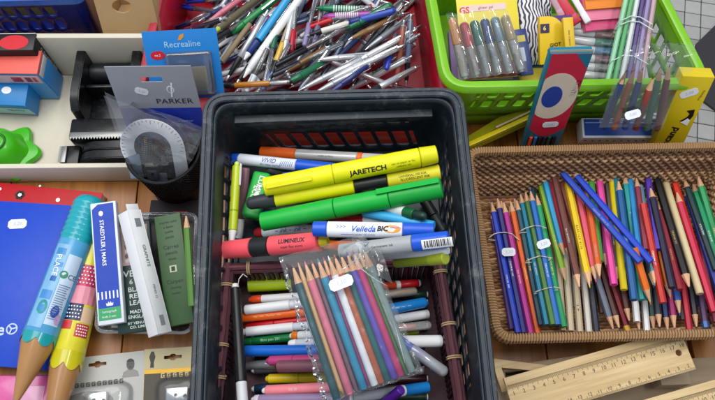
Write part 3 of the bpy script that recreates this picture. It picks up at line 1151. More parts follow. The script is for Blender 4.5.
TOP = [
 (532, 182, 541, 262, '#123a3e', 'blackish green', 3.4, 'n'),
 (491, 206, 511, 322, '#5a3fa0', 'violet', 3.6, 't'), (491, 200, 517, 326, '#1f3fb8', 'royal blue', 3.8, 't'), (497, 196, 523, 326, '#2b2a78', 'indigo', 3.8, 't'),
 (503, 200, 530, 327, '#b02a8a', 'magenta', 3.8, 't'), (510, 199, 537, 327, '#e0601c', 'orange', 3.8, 't'),
 (516, 198, 540, 318, '#1a4a58', 'dark petrol', 3.6, 't'), (520, 192, 546, 318, '#0f7a9a', 'petrol blue', 3.8, 't'), (525, 190, 552, 318, '#4a7a34', 'moss green', 3.9, 't'),
 (530, 189, 557, 318, '#1464b4', 'cobalt blue', 3.9, 't'), (536, 193, 563, 320, '#12965a', 'emerald green', 3.9, 't'),
 (539, 178, 566, 283, '#86b62e', 'lime green', 4.2, 'f'), (544, 177, 565, 258, '#2a9ccc', 'sky blue', 4.4, 'f'), (550, 176, 572, 262, '#c01c30', 'red', 4.4, 'f'),
 (554, 176, 580, 290, '#6a3a34', 'russet brown', 4.2, 'f'), (560, 178, 592, 284, '#8a4c3a', 'reddish brown', 4.3, 'f'),
 (568, 184, 590, 288, '#e8c41c', 'yellow lettered', 4.6, 'f'),
 (577, 188, 596, 282, '#d6566a', 'coral pink', 4.4, 'f'), (586, 178, 595, 256, '#e08a1c', 'amber', 4.0, 'f'),
 (590, 172, 600, 262, '#4aa03c', 'leaf green', 4.2, 'n'), (589, 205, 600, 279, '#d8622a', 'tangerine', 4.2, 'f'), (600, 168, 606, 268, '#7a3a7a', 'plum', 3.8, 'f'),
 (597, 166, 614, 285, '#e0489a', 'hot pink', 4.4, 'n'), (606, 168, 618, 282, '#5c504a', 'taupe', 4.0, 'f'),
 (611, 170, 624, 290, '#ecd818', 'bright yellow', 4.4, 'u'),
 (613, 164, 628, 262, '#16848c', 'deep teal', 3.8, 't'), (618, 179, 634, 300, '#1a5a94', 'denim blue', 4.2, 't'), (624, 172, 642, 300, '#1a9494', 'turquoise', 4.2, 't'),
 (629, 170, 640, 262, '#2a84c0', 'azure', 3.8, 'n'), (634, 178, 654, 288, '#5c5c66', 'grey', 4.0, 'f'), (640, 186, 655, 286, '#5a90a0', 'dusty blue', 3.8, 'f'),
 (636, 176, 646, 250, '#8a3446', 'maroon', 3.8, 't'),
 (634, 248, 651, 305, '#e06c20', 'bright orange', 4.2, 'f'), (643, 204, 663, 303, '#c02c22', 'scarlet', 4.2, 'n'), (650, 209, 671, 300, '#e2781e', 'pumpkin orange', 4.2, 'f'),
 (646, 166, 658, 250, '#5a3cae', 'bluish violet', 4.2, 'n'), (650, 186, 672, 288, '#23203c', 'blue black', 4.2, 't'), (658, 199, 680, 290, '#8a2030', 'wine red', 3.9, 't'),
 (654, 170, 690, 290, '#141414', 'black', 5.0, 'f'), (662, 171, 700, 294, '#d2c096', 'cream ivory', 4.6, 'u'),
 (672, 174, 706, 286, '#d8321e', 'vermilion', 4.4, 'f'), (676, 190, 714, 312, '#c82848', 'carmine', 4.2, 't'),
 (684, 184, 722, 300, '#28398c', 'ultramarine', 4.2, 't'), (683, 176, 716, 270, '#1c3c3e', 'very dark green', 3.8, 't'), (692, 180, 728, 292, '#16905c', 'jade green', 4.2, 't'), (697, 173, 734, 296, '#2a9a5c', 'mid green', 4.2, 't'),
 (559, 169, 640, 262, '#2448b4', 'bright blue lettered', 4.3, 'n'), (568, 166, 651, 262, '#1c46c4', 'bright blue', 4.3, 't'),
]
for x1, y1, x2, y2, col, nm, r, op in TOP:
    r *= 1.18
    if x1 < 537 and y2 > 310:
        y2 += 7
        x2 += 1
    p1, p2 = pc.rest((x1, y1), (x2, y2), r / 1000, .035)
    L = (p2 - p1).length
    if op in 't':
        sg = pencil_segs(col, L, r)
    elif op == 'f':
        sg = pencil_segs(col, L, r, flip=True)
    elif op == 'u':
        sg = pencil_segs(col, L, r, lead='#3a3330', hexa=False)
    else:
        sg = pencil_segs(col, L, r, sharp=False, lead=col)
    o = stick('pencil', '', 'pencil', p1, p2, sg, PEN_G, sides=8)
    if 'lettered' in nm:
        c_ = DARKINK if 'yellow' in nm else mat('#9fb4e8', .4)
        text(o, 'B 2 0 5   I C E   4 1 7 6' if 'yellow' in nm else 'aquarelle  colour 51', .0042, .55 * L, 0, 0, c_, cyl=r / 1000 * .97)
    if nm in ('red', 'turquoise'):
        for f in (.35, .62):
            text(o, '*', .008, f * L, 0, 0, WHITE, cyl=r / 1000 * .98)
    if 'lettered' not in nm and rnd.random() < .6:
        fo = rnd.choice([mat('#c8a860', .35, metal=.5), mat('#c3c6ca', .35, metal=.5)])
        text(o, rnd.choice(['PASTEL ART  24', 'COLOR  070', 'CRAYON 312', 'COLOUR 1145', 'AQUA 8200']), .0036, rnd.uniform(.52, .66) * L, 0, 0, fo, cyl=r / 1000 * .93, rot=rnd.choice((0, math.pi)))
    allp.append((nm, 'upper', (x1 + x2) / 2, o))
for row in ('lower', 'upper'):
    it = sorted([a for a in allp if a[1] == row], key=lambda a: a[2])
    for i, a in enumerate(it):
        l_ = it[i - 1][0] + ' one' if i else 'basket side'
        r_ = it[i + 1][0] + ' one' if i < len(it) - 1 else 'basket side'
        where = 'in the wicker basket' if row == 'upper' else 'low at the wicker front'
        lab = '%s pencil %s, between the %s and %s' % (a[0], where, l_, r_)
        a[3]['label'] = ' '.join(lab.split()[:16])

for c, mid, o in bottom:
    for near in sorted(allp, key=lambda a: abs((a[3].matrix_world @ Vector((.08, 0, 0))).x - mid.x))[:6]:
        lab = '%s pencil at the bottom of the wicker basket beneath the %s one' % (dulln[c], near[0])
        if lab not in USED:
            break
    USED.add(lab)
    o['label'] = lab

print('PENCIL Z', sorted(round(float(max(a[2], b[2])), 3) for a, b, r in pc.rods)[-12:])
# rubber bands and price stickers round the two bundles
def band(root_label, row, y_top, m, dz=.0062):
    """A rubber band laid over a bundle: row = pencil objects' pixel points from one side to the other."""
    pts = []
    for (x, y) in row:
        best = None
        for q1, q2, rr in pc.rods[-len(TOP):]:
            pass
        pts.append((x, y))
    return pts


def surface_z(x, y, rods, guess):
    z = guess
    for _ in range(3):
        p = np.array(P(x, y, z))[:2]
        top = pc.floor
        for q1, q2, rr in rods:
            d = q2[:2] - q1[:2]
            t = np.clip(((p - q1[:2]) @ d) / max(1e-9, d @ d), 0, 1)
            dist = np.linalg.norm(p - (q1[:2] + t * d))
            if dist < rr:
                top = max(top, q1[2] + t * (q2[2] - q1[2]) + math.sqrt(rr * rr - dist * dist))
        z = top
    return z


BANDM = mat('#c9c2b4', .5, var=.05)
for lb, row, cls in (('pale rubber band round the bundle ending in an orange pencil', [(489, 237.5), (494, 234), (500, 232.5), (506, 232.5), (512, 234), (519, 240)], 0),
                     ('upper white rubber band round the bundle of blue and green pencils', [(520, 231), (526, 228), (533, 226), (540, 226), (546, 228)], 1),
                     ('lower white rubber band round the bundle of blue and green pencils', [(526, 261), (533, 258), (540, 256), (546, 257), (552, 258)], 2),
                     ('white and yellow cord round the front end of the green pencil bundle', [(535, 292), (541, 290), (548, 288), (554, 287), (560, 288)], 3)):
    pts = []
    zs = [surface_z(x, y, pc.rods, .05) for x, y in row]
    zm = max(zs)
    fine = []
    for i in range(len(row) - 1):
        for k in range(5):
            t = k / 5
            fine.append((row[i][0] + (row[i + 1][0] - row[i][0]) * t, row[i][1] + (row[i + 1][1] - row[i][1]) * t))
    fine.append(row[-1])
    zf = [max(surface_z(x, y, pc.rods, .05), zm - .006) + .0011 for x, y in fine]
    up = [P(x, y, z) for (x, y), z in zip(fine, zf)]
    zlow = min(min(q1[2], q2[2]) for q1, q2, rr in pc.rods[-len(TOP):]) - .006
    down = [Vector((p.x, p.y, zm - .014)) for p in (up[-1], up[0])]
    o = tube('rubber_band', None, BANDM, up + down, .0008 if cls == 0 else .0007, 6, closed=True)
    tag(o, lb, 'rubber band', 'rubber bands on the pencil bundles')
for (x, y, ang, lb) in ((508.5, 252, -.25, 'white price sticker on the bundle ending in an orange pencil'), (543.5, 244, .05, 'white price sticker on the bundle of blue and green pencils')):
    z = max(surface_z(x + a, y + b, pc.rods, .06) for a in (-5, 0, 5) for b in (-3, 3))
    M = stick_frame(P(x, y, z + .001), P(x + 5, y - 1.5, z + .001))
    o = empty('price_tag', M, lb, 'sticker', 'price stickers on the pencil bundles')
    sticker(o, 0, 0, .020, .012, .0008, ang)

# ================================================================== markers in the black crate
mk = Pile(.172)
YEL, GRN, COR = mat('#e3e000', .45, var=.06, dirt=.06), mat('#0ea83a', .42, var=.07, dirt=.06), mat('#ea5560', .42, var=.06, dirt=.06)
BLU = mat('#1552c4', .33, var=.06)
MG = 'loose markers in the black crate'


def mark(name, lb, x1, y1, x2, y2, r, segs, rest=True, z=None, **kw):
    if z is None:
        p1, p2 = mk.rest((x1, y1), (x2, y2), r / 1000, .05)
    else:
        p1, p2 = P(x1, y1, z[0]), P(x2, y2, z[1])
        mk.rods.append((np.array(p1), np.array(p2), r / 1000))
    return stick(name, lb, 'marker', p1, p2, segs, kw.pop('group', MG), **kw)


# lower layers
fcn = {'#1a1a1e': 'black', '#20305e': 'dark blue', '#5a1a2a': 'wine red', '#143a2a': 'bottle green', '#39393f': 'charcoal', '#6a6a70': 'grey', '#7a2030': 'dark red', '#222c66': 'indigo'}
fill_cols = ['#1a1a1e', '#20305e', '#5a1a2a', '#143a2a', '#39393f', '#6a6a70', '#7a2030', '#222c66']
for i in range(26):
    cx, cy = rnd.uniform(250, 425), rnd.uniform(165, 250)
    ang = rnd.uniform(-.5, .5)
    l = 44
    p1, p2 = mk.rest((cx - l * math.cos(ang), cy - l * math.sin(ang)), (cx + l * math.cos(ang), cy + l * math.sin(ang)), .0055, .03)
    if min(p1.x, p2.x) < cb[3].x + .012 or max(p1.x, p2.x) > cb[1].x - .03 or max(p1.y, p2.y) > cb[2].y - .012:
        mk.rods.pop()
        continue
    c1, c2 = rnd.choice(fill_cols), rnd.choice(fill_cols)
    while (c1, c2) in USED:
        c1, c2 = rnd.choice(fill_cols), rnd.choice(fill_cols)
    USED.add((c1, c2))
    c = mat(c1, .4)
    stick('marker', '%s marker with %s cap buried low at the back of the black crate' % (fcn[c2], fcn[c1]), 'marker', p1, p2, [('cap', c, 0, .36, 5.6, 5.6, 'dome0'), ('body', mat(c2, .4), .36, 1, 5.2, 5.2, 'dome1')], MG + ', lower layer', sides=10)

WL = mat('#d7dde6', .4, var=.05)
mark('marker', 'silver paint marker with orange cap against the crate back wall', 261, 152, 392, 160, 7.0,
     [('cap', mat('#f0671a', .38), 0, .28, 7.6, 7.6, 'r'), ('body', mat('#c9c8c6', .35, metal=.3), .28, .75, 7, 7, 'r'), ('ring', mat('#f0671a', .38), .75, .785, 7.1, 7.1, 'r'), ('printed_end', mat('#b9b5ac', .5), .785, 1, 6.8, 6.8, 'r')],
     texts=[('cratif', .009, .89, 0, .0071, DARKINK, {'bold': .02}), ('multi surface', .004, .52, 0, .0073, mat('#777777', .5))])
mark('marker', 'blue and white whiteboard marker beside the orange capped one', 230, 158, 352, 171, 7.4,
     [('end_plug', BLU, 0, .08, 6.4, 7.2, 'dome0'), ('label_sleeve', WL, .08, .56, 7.2, 7.2, 'r'), ('cap', BLU, .56, .87, 7.8, 7.6, 'r'), ('cap_tip', WL, .87, 1, 5.2, 4.8, 'dome1')],
     texts=[('VIVID', .008, .34, .002, .0074, mat('#1a3a8e', .4), {'shear': .3}), ('dry wipe marker', .0042, .36, -.0035, .0074, mat('#2a5ac0', .4)), ('///////', .009, .49, 0, .0074, mat('#3a66c8', .4))])
mark('marker', 'blue marker half under the yellow jumbo highlighter', 283, 178, 372, 169, 6.5, [('cap', BLU, 0, .34, 6.6, 6.6, 'r'), ('body', mat('#20242e', .4), .34, 1, 6.2, 6.2, 'r')])
mark('marker', 'red and white marker under the green jumbo highlighter', 254, 233, 352, 224, 7.0,
     [('end_plug', mat('#b01a26', .35), 0, .10, 6.0, 7, 'dome0'), ('label_sleeve', WL, .10, .64, 7, 7, 'r'), ('cap', mat('#c01c28', .35), .64, 1, 7.5, 7.2, 'r')],
     texts=[('~ ink ~ ink ~', .008, .4, 0, .0072, mat('#3a3a9e', .4), {'shear': .4})])
mark('marker', 'crimson capped marker behind the blue board marker', 326, 221, 404, 219, 6.2, [('cap', mat('#9c1222', .35), 0, .5, 6.2, 6.2, 'r'), ('body', WL, .5, 1, 6, 6, 'r')])
mark('marker', 'white marker with dark green end by the crate side', 366, 203, 426, 217, 6.4,
     [('body', mat('#d3dad8', .35), 0, .66, 6.2, 6.4, 'r'), ('end_plug', mat('#0e5c34', .35), .66, .82, 6.4, 6.4, 'r'), ('tip_cap', mat('#17332a', .4), .82, 1, 5.2, 4.8, 'dome1')])
mark('marker', 'sky blue felt pen under the green jumbo highlighter', 362, 212, 434, 226, 6.0, [('body', mat('#3aa6dc', .36), 0, .84, 6, 6, 'dome0'), ('cap', mat('#2f97cf', .36), .84, 1, 5.6, 5.6, 'r')])
mark('marker', 'black marker standing by the crate side wall', 424, 200, 444, 232, 7, [('cap', BLACK, 0, .5, 7, 7, 'r'), ('body', mat('#26292c', .4), .5, 1, 6.8, 6.8, 'r')])
mark('marker', 'olive green marker at the corner behind the reed basket', 396, 262, 446, 258, 6.5, [('body', mat('#7d8a1c', .4), 0, .7, 6.4, 6.4, 'r'), ('cap', mat('#8f9a20', .4), .7, 1, 6.8, 6.8, 'r')])
mark('marker', 'pale grey pen under the blue capped grey marker', 378, 256, 448, 250, 5.0, [('body', mat('#b9bec2', .4), 0, 1, 5, 5, 'r')])
mark('marker', 'orange felt pen showing under the blue board marker', 318, 245, 372, 247, 6, [('body', mat('#d4641c', .4), 0, 1, 6, 6, 'r')])
mark('marker', 'mauve brown felt pen beside the lime pen', 246, 168, 239, 238, 5.0, [('body', mat('#7a5460', .4), 0, .72, 5, 5, 'r'), ('white_end', WHITE, .72, 1, 4.6, 4.6, 'r')])
mark('marker', 'blue tipped marker under the green flat highlighter', 252, 214, 330, 222, 6, [('cap', mat('#1c5a9a', .4), 0, .35, 6, 6, 'r'), ('body', BLACK, .35, 1, 6, 6, 'r')])
# flat green highlighter
z0 = .212
M, W, H = frame(P(241, 215, z0), P(257, 218, z0), P(250, 169, z0 + .003))
gh = empty('flat_highlighter', M, 'flat green highlighter with rounded corners and white print', 'highlighter', 'highlighters in the black crate')
link('body', box_mesh(0, W * 1.12, 0, H, -.015, 0, .004, 3), GRN, gh)
link('cap', box_mesh(-.0006, W * 1.12 + .0006, H * .0, H * .30, -.0155, .0006, .004, 3), mat('#0a8f34', .4), gh)
text(gh, 'LUMI', .010, W * .62, H * .72, .0003, WHITE, rot=math.radians(-95), bold=.02)
text(gh, 'ECO', .009, W * .42, H * .52, .0003, WHITE, rot=math.radians(-95), bold=.02)
poly('printed_dot', gh, WHITE, ell(W * .6, H * .5, .0028, .0028, 12), .0004)
# the lime pen that stands along the side wall
mark('lime_pen', 'translucent lime pen with white clip lying along the crate side', 237, 163, 232, 242, 5.4,
     [('push_button', mat('#c8dc60', .3), -.02, .04, 3.2, 3.2, 'dome0'), ('barrel', mat('#b4c41a', .25, coat=.3), .04, .86, 5.4, 5.4, 'r'), ('ring', mat('#8f9c10', .3), .60, .63, 5.7, 5.7, 'r'), ('tip', WHITE, .86, 1, 5, 2.5, 'r')],
     clip=(.02, .30, WHITE, 3.0, 7.2, -.8), z=(.236, .226))
# jumbo highlighters
p = mk
mark('jumbo_highlighter', 'thin yellow highlighter with dark grey cap under the green jumbo', 246, 204, 440, 172, 9.5,
     [('cap', mat('#2e3338', .45), 0, .15, 7.5, 9.6, 'dome0'), ('body', YEL, .15, .56, 9.5, 9.5, 'r'), ('black_band', BLACK, .56, .73, 9.6, 9.6, 'r'), ('label_sleeve', mat('#d8cf2a', .5), .73, 1, 9.5, 9.3, 'r')],
     texts=[('UNIVERSAL USE FOR', .0035, .86, .002, .0097, DARKINK), ('FLUORESCENT INK', .004, .87, -.002, .0097, DARKINK)])
mark('jumbo_highlighter', 'thick yellow jumbo highlighter with a slotted clip', 264, 187, 437, 154, 11.5,
     [('cap', YEL, 0, .40, 10.8, 11.5, 'r'), ('body', YEL, .40, .90, 11.4, 11.3, 'r'), ('end_cap', mat('#d2cf04', .45), .90, 1, 11.5, 10.4, 'r')], sides=28,
     clip=(.02, .28, YEL, 5.5, 14.0), texts=[('JARETECH', .0085, .60, -.004, .0117, DARKINK, {'bold': .03, 'sx': 1.1}), ('use on paper or fax', .0035, .80, -.002, .0117, mat('#6b6a20', .5)), ('refillable ink', .0035, .80, -.006, .0117, mat('#6b6a20', .5))])
rt = bpy.data.objects[[o.name for o in bpy.data.objects if o.get('label') == 'thick yellow jumbo highlighter with a slotted clip'][0]]
mark('jumbo_highlighter', 'thick green jumbo highlighter lying below the yellow ones', 262, 222, 442, 188, 12.0,
     [('cap', GRN, 0, .42, 11.0, 12, 'r'), ('body', GRN, .42, .72, 11.9, 11.9, 'r'), ('end_cap', mat('#0c9c36', .42, dirt=.05), .72, 1, 12.1, 11.3, 'r')], sides=28, clip=(.66, .995, GRN, 8.0, 14.5, -.75))
mark('highlighter', 'coral pink highlighter with a black band at the reed basket', 225, 250, 328, 241, 11.2,
     [('cap', COR, 0, .28, 10.4, 11.4, 'r'), ('black_band', mat('#1c1f22', .45), .28, .46, 11.0, 11.0, 'r'), ('body', COR, .46, .93, 11.2, 11.2, 'r'), ('yellow_tip', mat('#c8b820', .4), .93, 1.0, 7, 5, 'r')], sides=28,
     texts=[('LUMINEUX', .0070, .70, .004, .0114, DARKINK, {'bold': .03, 'sx': .95}), ('super fluo encre', .0042, .70, -.0025, .0114, DARKINK)], group='highlighters in the black crate')
mark('marker', 'white board marker with royal blue cap and blue wave logo', 313, 229, 434, 231, 8.6,
     [('end_plug', BLU, 0, .12, 8.2, 8.6, 'r'), ('label_sleeve', mat('#e2e6ec', .35), .12, .745, 8.6, 8.6, 'r'), ('cap', BLU, .745, 1, 8.9, 8.0, 'r')], sides=20,
     texts=[('>>>', .006, .24, .003, .0088, BLU), ('Velleda', .009, .42, .001, .0088, BLU, {'bold': .02, 'shear': .35}), ('BIC', .0075, .58, .0015, .0090, DARKINK, {'bold': .04, 'shear': .2}), ('whiteboard marker ink pointe', .003, .38, -.0055, .0088, BLU), ('effacable', .0034, .69, .003, .0088, BLU)])
bicl = [o for o in bpy.data.objects if o.get('label') == 'white board marker with royal blue cap and blue wave logo'][0]
Lb_ = (P(434, 231, .2) - P(313, 229, .2)).length
me = mesh([(Lb_ * .58 + a, .0089 * math.sin((b + .0015) / .0089), .0089 * math.cos((b + .0015) / .0089)) for a, b in ell(0, 0, .0095, .0042, 20)], [tuple(range(20))])
link('orange_logo_field', me, mat('#e8921c', .4), bicl, smooth=False)
mark('marker', 'grey marker with blue cap and barcode sticker', 340, 252, 449, 239, 8.8,
     [('body', mat('#9aa0a2', .4), 0, .68, 8.6, 8.8, 'r'), ('cap', BLU, .68, 1, 9.2, 8.6, 'r')], sides=20,
     texts=[('permanent ink', .004, .42, .001, .009, DARKINK)])
gm = [o for o in bpy.data.objects if o.get('label') == 'grey marker with blue cap and barcode sticker'][0]
Lg = (P(449, 239, .2) - P(340, 252, .2)).length


def cyl_rect(name, parent, m, x0, x1, y0, y1, r):
    n = 8
    v = []
    for i in range(n + 1):
        y = y0 + (y1 - y0) * i / n
        for x in (x0, x1):
            v.append((x, r * math.sin(y / r), r * math.cos(y / r)))
    return link(name, mesh(v, [(2 * i, 2 * i + 1, 2 * i + 3, 2 * i + 2) for i in range(n)]), m, parent, smooth=False)


st = cyl_rect('barcode_sticker', gm, WHITE, Lg * .69, Lg * .93, -.009, .002, .0094)
x = Lg * .71
while x < Lg * .91:
    wd = rnd.choice((.0004, .0008, .0012))
    cyl_rect('barcode_bar', st, DARKINK, x, x + wd, -.0065, .001, .0096)
    x += wd + rnd.choice((.0005, .0009))

print('MARKER Z', sorted(round(float(max(a[2], b[2])), 3) for a, b, r in mk.rods)[-12:])
# ================================================================== felt pens in the reed basket
fp = Pile(.175)
FG = 'felt pens in the reed basket'


def felt(lb, x1, y1, x2, y2, r, segs, z=None, **kw):
    if z is None:
        p1, p2 = fp.rest((x1, y1), (x2, y2), r / 1000, .04)
    else:
        p1, p2 = P(x1, y1, z[0]), P(x2, y2, z[1])
        fp.rods.append((np.array(p1), np.array(p2), r / 1000))
    return stick('felt_pen', lb, 'felt pen', p1, p2, segs, kw.pop('group', FG), **kw)


def fs(c, cap=None, r=5.0, a=.3, tip=True):
    b = mat(c, .36, var=.06)
    k = mat(cap, .34, var=.05) if cap else b
    s = [('cap', k, .03, a, r * .96, r, 'r'), ('body', b, a, .985, r, r, 'r'), ('end_plug', WHITE if tip else b, .985, 1.0, r * .7, r * .7, 'r'), ('cap_nub', WHITE if tip else k, 0, .03, r * .55, r * .7, 'r')]
    return s


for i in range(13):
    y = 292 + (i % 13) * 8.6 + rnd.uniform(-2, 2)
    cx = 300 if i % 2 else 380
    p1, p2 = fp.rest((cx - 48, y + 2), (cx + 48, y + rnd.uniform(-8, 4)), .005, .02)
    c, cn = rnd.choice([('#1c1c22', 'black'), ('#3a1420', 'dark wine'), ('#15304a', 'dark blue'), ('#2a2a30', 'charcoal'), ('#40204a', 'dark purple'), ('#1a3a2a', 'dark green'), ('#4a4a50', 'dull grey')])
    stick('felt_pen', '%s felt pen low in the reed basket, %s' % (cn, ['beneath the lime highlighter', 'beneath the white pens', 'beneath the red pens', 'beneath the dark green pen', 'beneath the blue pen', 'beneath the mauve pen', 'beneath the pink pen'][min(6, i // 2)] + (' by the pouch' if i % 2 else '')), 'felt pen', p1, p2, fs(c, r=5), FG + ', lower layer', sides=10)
felt('clear capped grey felt pen beside the mauve one', 242, 366, 320, 361, 5.4, [('clear_cap', film((.8, .85, .9), .12, .1, .22), 0, .45, 5.2, 5.4, 'dome0'), ('body', mat('#5a6068', .4), .02, 1, 3.6, 4.6, 'r')])
felt('dark green lettered felt pen under the white capped pens', 243, 342, 340, 333, 5.0, fs('#12703a', r=5, a=.1, tip=False), texts=[('fibre pen 201', .0045, .3, 0, .0052, mat('#a8d8b8', .4))])
felt('orange capped felt pen with white nub by the pouch edge', 290, 336, 360, 333, 5.0, fs('#d8dce0', '#e07a1c', 5, .12))
felt('pale felt pen tip below the orange capped one', 288, 344, 360, 341, 5.2, [('tip', WHITE, 0, .12, 4.4, 5.2, 'dome0'), ('body', mat('#cfd6e0', .35), .12, 1, 5, 5, 'r')])
felt('orange and white felt pen under the lime highlighter', 249, 300, 340, 294, 5.0, fs('#e8e8ea', '#d9481c', 5, .14, False))
felt('red felt pen sandwiched between orange and white ones', 245, 327, 345, 315, 5.2, fs('#c01622', r=5.2, tip=False))
felt('bright orange felt pen with pale scribble print', 241, 318, 342, 308, 5.3, fs('#ea6412', r=5.3, a=.02, tip=False), texts=[('~ ~ ~', .009, .22, 0, .0055, mat('#f0b080', .4)), ('~ ~', .009, .36, 0, .0055, mat('#f0b080', .4))])
felt('white capped felt pen under the lime highlighter, upper of two', 245, 310, 340, 299, 5.8, [('cap', WHITE, 0, .48, 5.7, 5.9, 'r'), ('body', mat('#d8dadf', .35), .48, 1, 5.2, 5.2, 'r')])
felt('white capped felt pen below the red one', 244, 332, 345, 322, 5.6, [('cap_nub', WHITE, -.015, .02, 3.6, 3.8, 'r'), ('cap', WHITE, .02, .50, 5.5, 5.7, 'r'), ('body', mat('#cdd9e6', .35), .50, 1, 5, 5, 'r')])
felt('broad blue felt pen reaching under the clear pouch', 242, 351, 350, 350, 6.2, fs('#1264c8', r=6.2, a=.04, tip=False))
felt('magenta felt pen under the mauve brown one', 267, 361, 360, 358, 5.6, fs('#a83a70', r=5.6, tip=False))
felt('yellow felt pen between mauve and pink ones', 266, 379, 360, 376, 5.6, fs('#dcc010', r=5.6, a=.36, tip=False))
felt('mauve brown felt pen by the pouch edge', 277, 366.5, 370, 365, 6.6, fs('#6f4450', r=6.6, a=.02, tip=False))
felt('salmon pink felt pen with white nub', 262, 391, 360, 386, 6.0, [('cap_nub', WHITE, 0, .05, 3.2, 4, 'dome0'), ('body', mat('#dd7e88', .36), .05, 1, 6, 6, 'r')], texts=[('felt 30', .004, .35, 0, .0062, mat('#f0c8c8', .4))])
felt('lavender felt pen lowest in the frame', 252, 400, 352, 398, 5.6, fs('#8f7a9c', '#c9c4cc', 5.6, .08))
felt('lime yellow highlighter with black band in the reed basket', 248, 285, 336, 280, 9.0, [('cap', mat('#b7d216', .38), 0, .50, 9, 9.3, 'r'), ('black_band', BLACK, .50, .62, 8.8, 8.8, 'r'), ('body', mat('#b7d216', .38), .62, 1, 9, 9, 'r')], sides=20)
# right hand side
felt('red and orange felt pen with white nubs', 330, 291, 420, 283, 5.0, [('body', mat('#d84c28', .36), 0, .72, 5, 5, 'r'), ('white_ring', WHITE, .72, .77, 5.2, 5.2, 'r'), ('cap', mat('#c41a22', .34), .77, .975, 5, 5, 'r'), ('cap_nub', WHITE, .975, 1, 4.4, 4.4, 'r')])
felt('clear barrelled yellowish felt pen', 335, 301, 417, 291, 5.2, [('clear_cap', film((.9, .88, .8), .14, .1, .25), .5, 1, 5.2, 5.2, 'dome1'), ('body', mat('#c9a24a', .4), 0, .98, 4, 3.4, 'r'), ('white_ring', WHITE, .48, .52, 5.3, 5.3, 'r')])
felt('small yellow and green felt pen end under the white capped pen', 345, 336, 418, 331, 4.4, fs('#8a9c20', '#c8b020', 4.4, .2, False))
felt('peach felt pen with clear cap', 345, 334, 431, 325, 5.0, [('body', mat('#d8804c', .38), 0, .80, 4.6, 4.4, 'r'), ('clear_cap', film((.92, .88, .84), .14, .1, .3), .55, 1, 5, 5.2, 'dome1')])
felt('white felt pen cap below the bright blue pen', 345, 327, 428, 314, 5.6, [('body', mat('#cdd2da', .35), 0, .4, 5, 5, 'r'), ('cap', WHITE, .4, 1, 5.6, 5.4, 'r')])
felt('bright blue felt pen with silver scribble', 345, 318, 427, 302, 6.0, [('body', mat('#2c8fd8', .34), 0, .5, 5.8, 6, 'r'), ('cap', mat('#1c86d8', .3), .5, 1, 6.2, 6.2, 'dome1')], texts=[('~ ~ ~', .009, .66, 0, .0063, mat('#b8d8f0', .3), {'shear': .5})])
felt('purple felt pen end beside the clear pouch corner', 352, 352, 424, 348, 4.6, fs('#4a2668', r=4.6, tip=False))
felt('thick white marker cap under the blue clear pen', 350, 343, 441, 341, 7.0, [('body', mat('#d8dade', .35), 0, .45, 6.4, 6.6, 'r'), ('cap', WHITE, .45, 1, 7, 6.8, 'r')])
felt('cyan blue felt pen below the pouch corner', 352, 398, 428, 387, 6.0, [('body', mat('#9a9ea6', .36), 0, .6, 5.6, 5.8, 'r'), ('white_ring', WHITE, .6, .68, 6, 6, 'r'), ('cap', mat('#1478c0', .34), .68, 1, 6, 6, 'r')])
felt('purple felt pen crossing the cyan one', 372, 412, 402, 389, 5.2, fs('#4e1c8c', r=5.2, tip=False))
felt('blue clear pen slanting out of the pouch side', 380, 327, 447, 374, 6.6, [('body', mat('#3450b4', .3, coat=.3), 0, .66, 6.0, 6.0, 'r'), ('clear_cap', film((.86, .88, .93), .14, .1, .35), .45, 1, 6.4, 6.6, 'dome1'), ('cap_core', mat('#9ea0b4', .4), .66, .9, 4, 3.4, 'r')])
# long black pen along the left inside of the reed basket
felt('long black pen with white end along the reed basket side', 235, 284, 243, 408, 6.0, [('white_nub', WHITE, 0, .035, 4, 4.4, 'r'), ('barrel', mat('#17191c', .35), .035, .80, 5.6, 6.4, 'r'), ('white_end', mat('#c9ccd0', .35), .80, 1, 6, 6, 'r')], z=(.222, .224))
wire = [P(238, 285, .228), P(239, 279, .236), P(243, 274, .238), P(247, 277, .233)]
wo = tube('loose_thread', None, WHITE, wire, .0005, 5)
tag(wo, 'thin white thread curling from the end of the long black pen', 'thread')

# ---- clear pouch of pencils
PO = [('#1c5058', 'dark teal'), ('#c8a070', 'thin sand'), ('#d06e84', 'pink'), ('#6e5464', 'mauve grey'), ('#1f86a8', 'turquoise blue'), ('#8a3a70', 'plum magenta'), ('#e0e2e6', 'white'),
      ('#a8583c', 'sienna brown'), ('#145a5c', 'deep teal'), ('#5a48a8', 'violet blue'), ('#b03468', 'raspberry'), ('#4a7a44', 'green'), ('#7d9490', 'grey green')]
zs_ = []
both = Pile(.175)
for i in range(13):
    t = i / 12
    both.rods = fp.rods + mk.rods
    a_, b_ = both.rest((292 + 71 * t, 264 - 16 * t), (337 + 75 * t, 399 - 27 * t), .0043, .05)
    zs_.append((a_.z, b_.z))
zt_, zz = max(v_[0] for v_ in zs_) + .002, max(v_[1] for v_ in zs_) + .004
print('POUCH Z', zt_, zz)
DZ = zz - .226
DT = zt_ - .226 - .003
pk = 'pencils inside the clear pouch'
xs = [292, 298, 304.5, 311, 317.5, 323, 328, 334, 340, 346.5, 352.5, 358, 363]
for i, (c, nm) in enumerate(PO):
    x = xs[i]
    t = (x - 292) / 71
    y = 264 - 16 * t
    ex, ey = 337 + 75 * t, 399 - 27 * t
    th = nm in ('thin sand', 'plum magenta', 'mauve grey', 'green')
    r = 3.0 if th else 4.2
    z = zz - (.004 if th else 0)
    p1, p2 = P(x, y, z + zt_ - zz), P(ex, ey, z - .001)
    L = (p2 - p1).length
    sg = pencil_segs(c, L, r, hexa=False)
    stick('pencil', '%s pencil inside the clear plastic pouch' % nm, 'pencil', p1, p2, sg, pk, sides=10)
